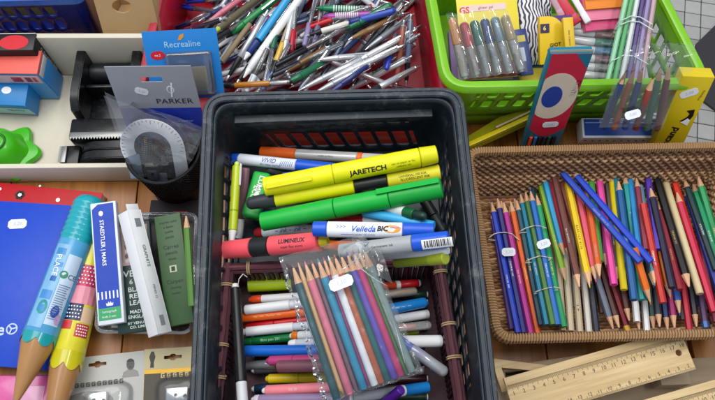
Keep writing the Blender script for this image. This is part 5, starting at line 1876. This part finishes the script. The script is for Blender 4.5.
# white box, seen on two faces
(M, W, H) = frame(P(159, 334, .090), P(181, 328, .078), P(145, 207, .118))
M = M @ Matrix.Rotation(rc(26), 4, 'Y')
t = empty('pencil_box', M, 'white open-ended pencil box with grey print on its side', 'box', 'boxes in the clear tray')
WB = mat('#e4e6e8', .42, var=.05)
th = .0012
W = .020
D_ = .021
box('side_panel', t, WB, 0, W, 0, H, -th, 0, .0002)
box('side_panel', t, WB, -th, -.0001, 0, H, -D_, 0, .0002)
box('side_panel', t, WB, W + .0001, W + th, 0, H, -D_, 0, .0002)
box('side_panel', t, WB, 0, W, 0, H, -D_ - th, -D_, .0002)
box('top_flap', t, WB, .0005, W - .0005, H, H + .009, -.002, -.001, .0002)
box('inner_stick', t, mat('#7a4a3c', .5), .003, W - .003, .004, H - .004, -D_ + .002, -.004, .001)
text(t, 'GRAPHITE', .0068, W * .55, H * .62, .0004, mat('#6a6e76', .4), rot=rc(-90), bold=.01)
rectp('print_block', t, mat('#7d828a', .45), W * .35, W * .80, H * .86, H * .93, .0004)
text(t, 'MINES 12', .0048, W * .55, H * .33, .0004, mat('#6a6e76', .4), rot=rc(-90))
rectp('print_block', t, mat('#8a8f96', .45), W * .35, W * .70, H * .06, H * .14, .0004)

# sage green box
(M, W, H) = frame(P(167, 327, .070), P(194, 322, .072), P(154, 217, .098))
t = empty('pencil_box', M, 'sage green box with dark print beside the white box', 'box', 'boxes in the clear tray')
SG_ = mat('#3a5a34', .45, var=.08)
box('box_body', t, SG_, 0, W, 0, H, -.013, 0, .0012)
DK = mat('#22341f', .5)
for s, y_, sz in (('crayons noirs', .93, .0045), ('a dessin', .885, .0045), ('qualite', .84, .0045), ('pencils', .79, .0045), ('Carres', .70, .0078), ('pencils', .645, .0062), ('douze', .59, .0045), ('Carpen', .385, .0078), ('drawing', .33, .0045), ('twelve', .28, .0045)):
    text(t, s, sz, W * .5, H * y_, .0004, DK, bold=.01)
rectp('crest', t, mat('#b9c2a0', .5), W * .36, W * .62, H * .47, H * .53, .0004)
rectp('crest_mark', t, DK, W * .42, W * .56, H * .48, H * .52, .0007)
# green pencil beside it and red stub
p1, p2 = P(186, 213, .112), P(192, 306, .094)
stick('pencil', 'thick moss green pencil between the green box and the crate', 'pencil', p1, p2, pencil_segs('#5a8a3c', (p2 - p1).length, 4.6, lead='#3a3a34'), 'boxes in the clear tray', sides=8)

# ---- two sharpener blister cards
def person_print(parent, x, y, s, z, tone):
    sk, sh = mat(tone, .5), mat('#3a3836', .5)
    poly('portrait_shoulders', parent, mat('#8f8d88', .5), [(x - .9 * s, y - 1.3 * s), (x + .9 * s, y - 1.3 * s), (x + .75 * s, y - .75 * s), (x + .25 * s, y - .5 * s), (x - .25 * s, y - .5 * s), (x - .75 * s, y - .75 * s)], z)
    h = poly('portrait_head', parent, sk, ell(x, y, .42 * s, .58 * s, 18), z + .0003)
    poly('portrait_hair', h, sh, [p_ for p_ in ell(x, y + .12 * s, .44 * s, .50 * s, 18) if p_[1] > y + .22 * s], z + .0006)
    for d in (-1, 1):
        poly('portrait_eye', h, sh, ell(x + d * .16 * s, y + .06 * s, .07 * s, .035 * s, 8), z + .0006)
    poly('portrait_mouth', h, sh, ell(x, y - .26 * s, .13 * s, .03 * s, 8), z + .0006)


def greek_band(parent, x0, x1, y, h, z, m):
    n = int((x1 - x0) / (h * 1.25))
    for i in range(n):
        x = x0 + (x1 - x0) * i / n
        k = h / 5
        for (a, b, c, d) in ((0, 4, 4, 5), (0, 1, 0, 4), (1, 4, 0, 1), (3, 4, 1, 3), (2, 3, 2, 3)):
            rectp('key_print', parent, m, x + a * k, x + b * k, y + c * k, y + d * k, z)


def blister(label, p0, p1, p2, base, gold):
    M, W, H = frame(p0, p1, p2)
    t = empty('blister_card', M, label, 'card', 'blister cards with metal sharpeners')
    sl = []
    for i in range(40):
        a = 2 * math.pi * i / 40
        ca_, sa_ = math.cos(a), math.sin(a)
        sl.append((W * .46 + .0125 * max(-1, min(1, 1.2 * ca_)), H * .86 + (.0023 + (.0022 if abs(ca_) < .3 else 0)) * max(-1, min(1, 1.6 * sa_))))
    holed_panel('card_sheet', t, base, W, H, sl, .0009)
    DK_ = mat('#3c3a38', .5)
    if gold:
        rectp('dark_panel', t, mat('#4b4436', .45, var=.15), .001, W - .001, 0, H * .66, .0004)
        rectp('gold_band', t, mat('#b8902c', .35, metal=.4), .001, W - .001, H * .63, H * .69, .0007)
        poly('figure_print', t, DK_, [(W * .10, H * .72), (W * .16, H * .72), (W * .155, H * .80), (W * .18, H * .88), (W * .15, H * .96), (W * .11, H * .96), (W * .08, H * .88), (W * .105, H * .80)], .0004)
        greek_band(t, W * .28, W * .95, H * .56, .0062, .001, mat('#d8c690', .4))
        person_print(t, W * .55, H * .32, .022, .0008, '#c4b8a4')
    else:
        person_print(t, W * .84, H * .80, .013, .0005, '#5e5a56')
        greek_band(t, W * .08, W * .78, H * .52, .0060, .0005, DK_)
        poly('dark_print', t, mat('#77736c', .45), ell(W * .35, H * .25, W * .30, H * .20, 24), .0005)
    # clear dome with a metal wedge sharpener in it
    bx, by, ax, ay, hz = W * (.48 if not gold else .58), H * .28, W * .42, H * .33, .020
    v, f = [], []
    nr, na = 7, 36
    for i in range(nr + 1):
        ph = math.pi / 2 * i / nr
        for k in range(na):
            a = 2 * math.pi * k / na
            e = 1 + .08 * math.cos(4 * a + math.pi)
            v.append((bx + ax * e * math.cos(ph) ** .6 * math.cos(a), by + ay * e * math.cos(ph) ** .6 * math.sin(a), .0012 + hz * math.sin(ph)))
    for i in range(nr):
        for k in range(na):
            k2 = (k + 1) % na
            f.append((i * na + k, i * na + k2, (i + 1) * na + k2, (i + 1) * na + k))
    link('blister_dome', mesh(v, f), film((.94, .95, .96), .05, .10, .04, .6), t)
    ME = mat('#a9abae', .25, metal=.85)
    s = .011
    sh_ = link('sharpener', box_mesh(bx - 1.5 * s, bx + 1.3 * s, by - s, by + s, .0015, .012, .0015), ME, t)
    box('blade', sh_, mat('#d0d2d4', .2, metal=.95), bx - 1.3 * s, bx + 1.0 * s, by - .5 * s, by + .7 * s, .0121, .0128, .0002)
    poly('blade_screw', sh_, BLACK, ell(bx - .2 * s, by + .1 * s, .0024, .0024, 14), .0132)
    poly('pencil_hole', sh_, BLACK, ell(bx + .95 * s, by - .1 * s, .0026, .0026, 14), .0131)
    return t


blister('white blister card with a portrait and a domed metal sharpener', P(56, 424, .005), P(145, 414, .005), P(67, 359, .012), mat('#bcbcb6', .42, var=.05), False)
blister('cream and gold blister card tucked beside the black crate', P(142, 418, .005), P(206, 414, .005), P(152, 349, .012), mat('#c6b98c', .42, var=.06), True)

# ================================================================== things in and round the green basket
# six glitter pens in a blister pack
(M, W, H) = frame(P(466, 78, .098), P(524, 73, .098), P(446, -14, .150))
t = empty('blister_pack', M, 'yellow carded blister pack of six glitter pens in the green basket', 'pack')
box('card_sheet', t, mat('#d9c838', .42, var=.06), -.004, W, -.004, H, -.0012, 0, .0003)
rectp('white_strip', t, mat('#d8c0b8', .45), .002, W * .8, H * .70, H * .77, .0004)
text(t, 'GS', .013, W * .08, H * .72, .0006, mat('#cc3a2c', .4), bold=.03)
text(t, 'ums', .010, W * .10, H * .90, .0006, mat('#3a3a20', .4), bold=.03)
poly('green_swoosh', t, mat('#5a8a2a', .4), [(W * .3, H * .88), (W * .6, H * .92), (W * .9, H * .90), (W * .6, H * .89)], .0006)
text(t, 'glitter gel', .006, W * .45, H * .735, .0007, mat('#b04a50', .4))
rectp('lower_print', t, mat('#b04a55', .5, var=.3, scale=80), 0, W, -.003, H * .15, .0004)
GLT = film((.93, .94, .95), .14, .09, .38)
SIX = [('#c8823a', 'gold'), ('#c23040', 'red'), ('#0f6e5e', 'teal green'), ('#1d4a86', 'dark blue'), ('#7a96a4', 'silver blue'), ('#b09a6a', 'sand')]
for k, (c, nm) in enumerate(SIX):
    ax_ = (453 + 10.2 * k - (1 if k == 0 else 0), (18 if k == 0 else 24 - k * 1.8))
    bx_ = (465 + 11.2 * k, 77 - k * 1.4)
    p1, p2 = P(ax_[0], ax_[1], .158), P(bx_[0], bx_[1], .118)
    o = stick('glitter_pen', '%s glitter pen in the yellow carded blister pack' % nm, 'glitter pen', p1, p2,
              [('cap', mat(c, .3, coat=.3, var=.12, scale=300), 0, .45, 7.0, 7.6, 'dome0'), ('clear_barrel', GLT, .45, 1, 7.2, 6.4, 'r'), ('glitter_ink', mat(c, .4, metal=.3, var=.5, scale=700), .46, .9, 4.6, 4.4, 'plain'), ('tip_plug', mat('#c9ccd0', .4), .94, 1.03, 4, 3.4, 'r')], 'glitter pens in the blister pack')
    for q_ in range(3):
        text(o, 'glitter', .0048, .62 * (p2 - p1).length + q_ * .012, (-.0015, .002, -.001)[q_], 0, mat('#d9dde0', .35), cyl=.0076, rot=.2 * (q_ - 1)) if q_ < 2 else None
bw = film((.95, .96, .97), .11, .07, .05)
o = crumple('blister_film', None, bw, P(466, 80, .126), P(528, 72, .126), P(508, 10, .170), P(446, 14, .170), 48, 24, lambda u, v: .003 * abs(math.sin(u * 6 * math.pi)), .0016, 5, 60)
o.parent = t; o.matrix_parent_inverse = M.inverted()

# flat packets filling the bottom of the basket
for (a, b, c, zz_, col, c2, lb) in (((452, 84), (520, 82), (448, 30), .078, '#8a6aa8', '#c8b8d8', 'lilac packet under the glitter pen blister in the green basket'), ((512, 84), (578, 82), (508, 34), .074, '#3a6ea4', '#d8c040', 'blue and yellow packet at the bottom of the green basket'),
                                    ((570, 85), (650, 83), (572, 20), .070, '#c8ccd2', '#a03050', 'white leaflet under the silver markers in the green basket')):
    (M, W, H) = frame(P(a[0], a[1], zz_), P(b[0], b[1], zz_), P(c[0], c[1], zz_ + .01))
    o = empty('packet', M, lb, 'packet', 'packets at the bottom of the green basket')
    box('packet_body', o, mat(col, .4, var=.15), 0, W, 0, H, -.012, 0, .002)
    rectp('packet_print', o, mat(c2, .45, var=.2, scale=90), W * .1, W * .9, H * .05, H * .30, .0005)
    rectp('packet_print', o, mat(c2, .45, var=.2, scale=90), W * .2, W * .6, H * .55, H * .75, .0005)

# zebra pencil case
zc = P(524, 30, .10)
zb = empty('pencil_case', (zc.x, zc.y, .06), 'black and white zebra striped soft pencil case', 'pencil case')
ZM = zebra()
U(zb, crumple('case_front', zb, ZM, P(522, 66, .085), P(552, 62, .085), P(550, -14, .125), P(497, -12, .125), 30, 40, lambda u, v: .022 * (math.sin(math.pi * u) ** .6) * (math.sin(math.pi * v) ** .5), .004, 8, 30))
U(zb, crumple('case_back', zb, ZM, P(522, 66, .085), P(552, 62, .085), P(550, -14, .125), P(497, -12, .125), 20, 20, lambda u, v: -.015 * (math.sin(math.pi * u) ** .6) * (math.sin(math.pi * v) ** .5), .0, 8, 30))
zp = [P(505 + 17 * s, -6 + 68 * s, .132 - .04 * s + .004) for s in [i / 12 for i in range(13)]]
U(zb, tube('zip', zb, mat('#2a2c38', .5), zp, .0012, 5))
# small blue packet of leads beside it
(M, W, H) = frame(P(521, 76, .105), P(534, 74, .105), P(512, 30, .130))
t = empty('lead_packet', M, 'narrow dark blue packet beside the zebra pencil case', 'packet')
box('packet_body', t, mat('#2c3c74', .35, var=.25, scale=90), 0, W, 0, H, -.005, 0, .001)
rectp('pale_print', t, mat('#a9b4c8', .45), W * .15, W * .6, H * .3, H * .6, .0004)
rectp('pale_print', t, mat('#c0b050', .45), W * .2, W * .8, H * .72, H * .86, .0004)

# yellow and violet pack with a 6
(M, W, H) = frame(P(540, 58, .125), P(572, 56, .125), P(533, 17, .158))
t = empty('wax_crayon_pack', M, 'yellow and violet pack marked 6 with a yellow side flap', 'pack')
box('box_body', t, mat('#dcb81c', .42, var=.06), 0, W, -.01, H, -.012, 0, .0008)
vp = [(W * .30, H)] + [(W * (.30 + .62 * math.sin(a_)), H * (1 - .85 * (1 - math.cos(a_)))) for a_ in [i * math.pi / 16 for i in range(9)]] + [(W, 0), (W, H)]
poly('violet_field', t, mat('#5a3a86', .42), vp, .0004)
rectp('number_tab', t, mat('#3a2c50', .42), .001, W * .30, H * .60, H * .82, .0006)
text(t, '6', .009, W * .15, H * .71, .0010, mat('#e8d070', .4), bold=.02)
text(t, 'GIOT', .007, W * .48, H * .30, .0008, mat('#3a3010', .4), bold=.02, rot=.1)
for k in range(3):
    poly('crayon_print', t, mat(['#2a2418', '#a84a28', '#2a2418'][k], .45), ell(W * (.28 + .2 * k), H * .16, .0022, .0035, 10), .0008 + .0001 * k)
(M, W, H) = frame(P(566, 55, .148), P(576, 54, .148), P(560, 18, .172))
t2 = empty('pencil_box', M, 'slim yellow box standing between the violet pack and markers', 'box')
box('box_body', t2, mat('#d9b420', .42), 0, W, -.012, H, -.008, 0, .0008)
text(t2, 'wax crayons', .0045, W * .5, H * .45, .0004, mat('#5a4410', .4), rot=rc(-90))

# clear pack of metallic markers
MET = [('#6e4a42', 'brown'), ('#1c6a58', 'green'), ('#2f6c8e', 'blue'), ('#6a4a58', 'mauve'), ('#6e7a72', 'grey green'), ('#8a8c90', 'grey')]
zz = .128
for k, (c, nm) in enumerate(MET):
    y = 31 + 8.6 * k
    p1, p2 = P(571 + k * .8, y, zz - .006 * k * .5), P(627 - k * 1.4, y + 6.5 - .5 * k, zz - .006 * k * .5)
    o = stick('paint_marker', '%s labelled silver marker lying crosswise in the clear pack' % nm, 'marker', p1, p2,
              [('cap', mat('#c3c6c8', .3, metal=.2), 0, .42, 5.6, 6.0, 'dome0'), ('body', mat(c, .38, var=.1), .42, 1, 5.8, 5.8, 'r')], 'markers in the clear pack')
    text(o, 'metal paint', .006, .70 * (p2 - p1).length, 0, 0, mat('#c3c0bc', .4), cyl=.006, shear=.3)
t = empty('marker_pack', P(598, 52, .11), 'clear film pack holding crosswise silver markers', 'pack')
U(t, crumple('pack_film', t, film((.96, .97, .98), .04, .25, .02, .3), P(572, 84, .116), P(624, 82, .116), P(634, 26, .142), P(566, 24, .142), 34, 34, lambda u, v: .002, .0004, 12, 20))
U(t, box('violet_strip', t, mat('#6a4a86', .45, var=.2), -.04, .045, .036, .044, .026, .029, .0008))
t.children[-1].matrix_parent_inverse = Matrix.Identity(4)

# sticky note blocks
(M, W, H) = frame(P(586, 31, .142), P(634, 27, .138), P(576, -14, .165))
t = empty('note_block', M, 'stepped block of yellow, orange and pink paper notes', 'note block')
for nm_, c, y0, z0_, z1 in (('pink_notes', '#d84a7c', 0, -.016, 0), ('rose_notes', '#e07c98', H * .20, .0002, .005), ('orange_notes', '#e8852a', H * .42, .0052, .010), ('yellow_notes', '#e6cf2c', H * .64, .0102, .015)):
    box(nm_, t, mat(c, .6, var=.08), 0, W, y0, H, z0_, z1, .0005)
# red and white slim cases at the back
for (a, b, c, wd, lb) in (((556, -8), (577, 23), '#b8283c', .014, 'slim red case lying at the back of the green basket'), ((568, -12), (588, 22), '#d9dade', .009, 'slim white case beside the red one'), ((548, -10), (562, 16), '#b08a9a', .009, 'slim mauve case beside the zebra pencil case')):
    p1, p2 = P(a[0], a[1], .165), P(b[0], b[1], .152)
    M = stick_frame(p1, p2)
    L = (p2 - p1).length
    t = empty('slim_case', M, lb, 'case', 'slim cases in the green basket')
    link('case_body', box_mesh(0, L, -wd / 2, wd / 2, -.010, 0, .002, 3), mat(c, .35, var=.08), t)
    link('case_lid', box_mesh(L * .72, L + .0005, -wd / 2 - .0004, wd / 2 + .0004, -.0104, .0004, .002, 3), mat(c, .3), t)

# strapped bundle of long pencils
BUN = [('#8fc9a0', 'mint green'), ('#4f9e62', 'green'), ('#c9d3d0', 'white'), ('#4a3a72', 'dark violet'), ('#8a7aa6', 'lilac'), ('#b0929c', 'dusty pink')]
for k, (c, nm) in enumerate(BUN):
    p1, p2 = P(629 + 5.4 * k, -14, .185), P(607 + 7.0 * k, 84 - k, .135)
    stick('long_pencil', '%s pencil in the strapped bundle at the basket side' % nm, 'pencil', p1, p2, pencil_segs(c, (p2 - p1).length, 3.7, sharp=False, lead='#4a4a4a'), 'strapped bundle of long pencils', sides=8)
for (row, lb) in (([(618, 22), (631, 16), (640, 17), (652, 24)], 'clear strap round the bundle of long pencils, upper'), ([(617, 26), (630, 21), (640, 22), (653, 30)], 'clear strap round the bundle of long pencils, second'),
                  ([(610, 62), (624, 55), (634, 56), (648, 64)], 'clear strap round the bundle of long pencils, lower')):
    zs_ = .173 - .05 * (row[1][1] / 84.0)
    pts = []
    for i in range(len(row) - 1):
        for q_ in range(4):
            s = q_ / 4
            pts.append(P(row[i][0] + (row[i + 1][0] - row[i][0]) * s, row[i][1] + (row[i + 1][1] - row[i][1]) * s, zs_ + .010))
    pts.append(P(*row[-1], zs_ + .010))
    pts += [Vector((p.x, p.y, p.z - .016)) for p in (pts[-1], pts[0])]
    tag(tube('strap', None, mat('#c8d4d2', .25), pts, .0008, 6, closed=True), lb, 'strap', 'straps on the pencil bundle')

# box with cream circle leaning on the green basket
(M, W, H), zt = frame_px(P(521, 150, .035), P(556, 150, .035), (543, 55))
zt0 = zt
(M, W, H) = frame(P(521, 151, .032), P(557, 150, .032), P(543, 54, .240))
print('RED BOX', W, H, zt0)
t = empty('colour_pencil_box', M, 'red pencil box with cream circle and blue oval, leaning on the basket', 'box')
RC = mat('#cc2440', .42, var=.05)
TB = mat('#12708a', .42, var=.05)
box('box_body', t, TB, 0, W, 0, H, -.012, 0, .0008)
rectp('red_face', t, RC, .0025, W - .0008, H * .26, H - .0006, .0004)
poly('cream_circle', t, mat('#dccfb8', .42), [(min(W - .001, max(.0026, x_)), y_) for x_, y_ in ell(W * .42, H * .60, W * .56, H * .225, 36)], .0008)
poly('blue_oval', t, mat('#173f9c', .42), ell(W * .36, H * .60, W * .25, H * .105, 28), .0012)
poly('teal_corner', t, TB, [(W * .62, H - .0007), (W - .0009, H - .0007), (W - .0009, H * .86)], .0008)
rectp('top_edge', t, mat('#c9bda6', .5), 0, W, H + .0002, H + .004, -.002)
text(t, 'CONTÉ', .0095, W * .87, H * .68, .0008, mat('#5a1020', .4), rot=rc(-97), bold=.015)
poly('red_arc', t, RC, [(.0025, H * .26)] + [(W * (.05 + .9 * i / 10), H * (.26 - .09 * math.sin(math.pi * i / 10))) for i in range(1, 10)] + [(W - .001, H * .26)], .0003)
rectp('window', t, mat('#161a22', .5), W * .10, W * .86, .003, H * .16, .0005)
for k, c in enumerate(('#d84a28', '#2a6aa8', '#161c28', '#20242e', '#1d4a3a', '#12161c')):
    o = link('window_pencil', lathe([(0, .0024), (H * .15, .0024)], 8), mat(c, .35), t)
    o.rotation_euler = (0, -math.pi / 2, 0)
    o.rotation_euler = (0, 0, math.pi / 2)
    o.location = (W * (.16 + .125 * k), .004, .0010)
sticker(t, W * .56, H * .31, .023, .012, .0014, .06)

# yellow wedge case in front of it
p0, p1, p2 = P(459, 152, .030), P(556, 108, .075), P(463, 140, .030)
M, W, H = frame(p0, p1, p2)
t = empty('yellow_case', M, 'long yellow pencil-shaped case propped between basket and red box', 'case')
YC = mat('#d8c416', .3, var=.08, coat=.3)
v = [(0, 0, 0), (W, 0, 0), (W, .014, 0), (W * .5, .030, 0), (0, .018, 0)]
n = len(v)
v2 = v + [(x_, y_, -.012) for x_, y_, _ in v]
me = mesh(v2, [tuple(range(n)), tuple(reversed(range(n, 2 * n)))] + [(i, n + i, n + (i + 1) % n, (i + 1) % n) for i in range(n)])
bm = bmesh.new(); bm.from_mesh(me); bmesh.ops.bevel(bm, geom=bm.edges[:], offset=.0012, segments=2, affect='EDGES'); bm.to_mesh(me); bm.free()
link('case_body', me, mat('#8f8c14', .25, var=.1, coat=.4), t)
box('bright_edge', t, YC, .003, W - .002, .0005, .0085, .0002, .0022, .0006)
box('zip_line', t, mat('#5a4a20', .5), W * .36, W * .55, .0088, .0100, .0003, .0018, .0002)
link('pencil_inside', lathe([(W * .42, .0018), (W * 1.02, .0018), (W * 1.14, .0004)], 10), mat('#c8b890', .5), t).location = (0, .0115, .0030)

# white and blue box lid behind the wicker rim
(M, W, H) = frame(P(583, 138, .040), P(660, 138, .040), P(591, 118, .045))
t = empty('pencil_box', M, 'blue topped box with dotted white front behind the wicker rim', 'box')
box('box_body', t, mat('#ccd0d4', .42), 0, W, 0, H, -.030, 0, .0008)
rectp('blue_top', t, mat('#1c3f94', .4, var=.08), .003, W - .002, .004, H - .002, .0004)
rectp('pale_line', t, mat('#8fa8d8', .4), .005, W - .004, H * .74, H * .78, .0007)
poly('notch', t, mat('#12285e', .4), [(W * .42, H * .60), (W * .54, H * .60), (W * .52, H * .52), (W * .44, H * .52)], .0007)
text(t, 'graphite  pencils  aquarelle', .006, W * .5, H * .88, .0007, mat('#a9bce4', .4))
for k in range(10):
    o = link('front_dot', lathe([(0, .0019), (.0004, .0019)], 12), mat('#3c4248', .5), t)
    o.rotation_euler = (0, 0, -math.pi / 2)
    o.location = (W * (.06 + .095 * k), -.0001, -.012)
# clear bag of pencils
BG = [('#20386e', 'navy'), ('#c8662c', 'burnt orange'), ('#2c4f9a', 'blue'), ('#8a3a30', 'brick red'), ('#3f7a5c', 'sea green'), ('#6e2c2c', 'dark red')]
for k, (c, nm) in enumerate(BG):
    p1, p2 = P(627 + 8.2 * k + (2 if k > 2 else 0), 69 - 1.0 * k + (10 if k == 3 else 0), .196), P(603 + 10.8 * k, 128 + .4 * k, .110)
    stick('pencil', '%s pencil in the clear bag leaning on the green basket' % nm, 'pencil', p1, p2, pencil_segs(c, (p2 - p1).length, 4.6, hexa=False), 'pencils in the clear bag', sides=10)
t = empty('clear_bag', P(640, 100, .09), 'clear bag of thick pencils leaning over the green basket rim', 'bag')
FB2 = film((.95, .96, .97), .08, .08, .03)
U(t, crumple('bag_film', t, FB2, P(600, 128, .120), P(662, 130, .120), P(688, 58, .218), P(622, 52, .214), 40, 44, lambda u, v: .005 * math.sin(math.pi * u), .0022, 21, 40))
U(t, crumple('bag_top', t, FB2, P(616, 70, .205), P(690, 72, .205), P(694, 46, .215), P(634, 42, .215), 34, 20, lambda u, v: .010 * math.sin(math.pi * v), .005, 23, 50))
M = stick_frame(P(624, 116, .146), P(641, 113, .146))
o = empty('price_tag', M, 'white price sticker on the clear bag of thick pencils', 'sticker')
sticker(o, .011, 0, .023, .0115, .004, .1)
# tall yellow box
(M, W, H) = frame(P(650, 150, .035), P(682, 151, .030), P(683, 75, .150))
M2, W2, H2 = M, W, H
u = Vector((1, -.02, 0)).normalized()
p0, pt = P(650, 152, .03), P(683, 76, .165)
v_ = (pt - p0); Hh = v_.length; v_ = v_.normalized()
p1_ = P(676, 153, .03)
ux = (p1_ - p0); ux = ux - v_ * ux.dot(v_); Wd = ux.length * 1.12; ux = ux.normalized()
M = Matrix((ux, v_, ux.cross(v_))).transposed().to_4x4(); M.translation = p0
t = empty('crayon_box', M, 'tall yellow carton with black bird logo at the green basket corner', 'carton')
box('box_body', t, mat('#d8bf0e', .42, var=.05), 0, Wd, 0, Hh, -.022, 0, .0008)
text(t, 'tacand', .0155, Wd * .42, Hh * .22, .0005, mat('#16140c', .4), rot=rc(78), bold=.03)
lg = [(Wd * .52, Hh * .44), (Wd * .80, Hh * .44), (Wd * .88, Hh * .52), (Wd * .84, Hh * .60), (Wd * .60, Hh * .58), (Wd * .74, Hh * .54), (Wd * .70, Hh * .50)]
poly('bird_logo', t, mat('#16140c', .4), lg, .0005)
poly('bird_logo_white', t, WP, [(Wd * .56, Hh * .43), (Wd * .82, Hh * .39), (Wd * .84, Hh * .46), (Wd * .74, Hh * .485), (Wd * .66, Hh * .455)], .0009)
text(t, 'crayons', .006, Wd * .82, Hh * .78, .0005, mat('#6a5c08', .4), rot=rc(80))
sticker(t, Wd * .42, Hh * .80, .025, .0125, .0005, .5)

# ================================================================== rulers at the front corner
RW = wood('#b2935e', '#d6bd8e', 130, 0, .5, .06)
RWD = wood('#8f7c60', '#a8957a', 50, 0, .6)
TK = mat('#4a3c2a', .6)


def ruler(label, p0, p1, p2, numbers, start, hole_at=None, flip=False):
    M, W, H = frame(p0, p1, p2)
    t = empty('wooden_ruler', M, label, 'ruler', 'wooden rulers at the table corner')
    if hole_at:
        h = ell(W * hole_at[0], H * hole_at[1], .0042, .0042, 24)
        holed_panel('blade', t, RW, W, H * .80, h, .004)
    else:
        box('blade', t, RW, 0, W, 0, H * .80, -.004, 0, .0004)
    box('raised_edge', t, RW, 0, W, H * .80 + .0003, H, -.004, .0022, .0008)
    cm = W / numbers
    bl = t
    for i in range(numbers):
        text(t, str(start + i), .0072, cm * (i + .55), H * .60, .0003, TK)
        text(t, str(max(0, start + numbers - i)), .0064, cm * (i + .4), H * .115, .0003, TK)
    v, f = [], []
    for i in range(numbers * 10):
        l = .0075 if i % 10 == 0 else (.0058 if i % 5 == 0 else .004)
        x_ = cm * (i + .5) / 10
        for (y0, y1) in ((H * .795 - l, H * .795), (.0003, l * .7)):
            b = len(v)
            w_ = .00022
            v += [(x_ - w_, y0, .0003), (x_ + w_, y0, .0003), (x_ + w_, y1, .0003), (x_ - w_, y1, .0003)]
            f.append((b, b + 1, b + 2, b + 3))
    link('scale_marks', mesh(v, f), TK, t, smooth=False, kind='stuff')
    return t


ruler('broad pale wooden ruler with a hole at its end', P(517, 421, .075), P(696, 369, .075), P(504, 378, .080), 18, 1, (.945, .46))
ruler('pale wooden ruler lying lowest at the corner', P(640, 445, .060), P(815, 394, .060), P(622, 406, .062), 18, 3)
# wooden set square under the ruler
(M, W, H) = frame(P(502, 392, .052), P(560, 376, .052), P(507, 366, .052))
t = empty('set_square', M, 'pale wooden set square peeping from under the broad ruler', 'set square')
ov = [(0, 0), (W * 1.4, 0), (0, H * 1.5)]
iv = [(W * .12, H * .14), (W * 1.0, H * .14), (W * .12, H * 1.0)]
v = [(x_, y_, 0) for x_, y_ in ov + iv] + [(x_, y_, -.004) for x_, y_ in ov + iv]
f = []
for i in range(3):
    j = (i + 1) % 3
    f += [(i, j, 3 + j, 3 + i), (6 + i, 9 + i, 9 + j, 6 + j), (i, 6 + i, 6 + j, j), (3 + i, 3 + j, 9 + j, 9 + i)]
link('blade', mesh(v, f), RW, t, smooth=False)
# weathered boards of the tray the rulers lie in
RT = [V2(P(506, 430, .04)), V2(P(760, 425, .04)), V2(P(740, 352, .04)), V2(P(500, 362, .04))]
t = empty('ruler_tray', (RT[0].x, RT[0].y, .002), 'weathered wooden tray under the rulers', 'tray')
plank_between('board', t, RWD, V2(P(600, 352, .04)), V2(P(502, 366, .04)), .004, .040, .008, root=t)
plank_between('board', t, RWD, V2(P(596, 362, .03)), V2(P(502, 378, .03)), .004, .030, .008, root=t)
plank_between('board', t, RWD, V2(P(500, 425, .035)), V2(P(498, 372, .035)), .004, .035, -.008, root=t)
U(t, flat('bottom', t, RWD, RT, .0045, .003))
for i, (z_, a, b) in enumerate(((.036, (520, 440), (800, 362)),)):
    pass
# blocks that carry the rulers
for (x_, y_, z_, lb) in ((540, 420, .070, 'small wooden block carrying the broad ruler near the crate'), (684, 372, .070, 'small wooden block carrying the broad ruler at its holed end')):
    c_ = P(x_, y_, z_)
    o = link('wooden_block', box_mesh(-.02, .02, -.012, .012, .006, .040, .001), RWD, None)
    o.location = (c_.x, c_.y, 0)
    tag(o, lb, 'block')
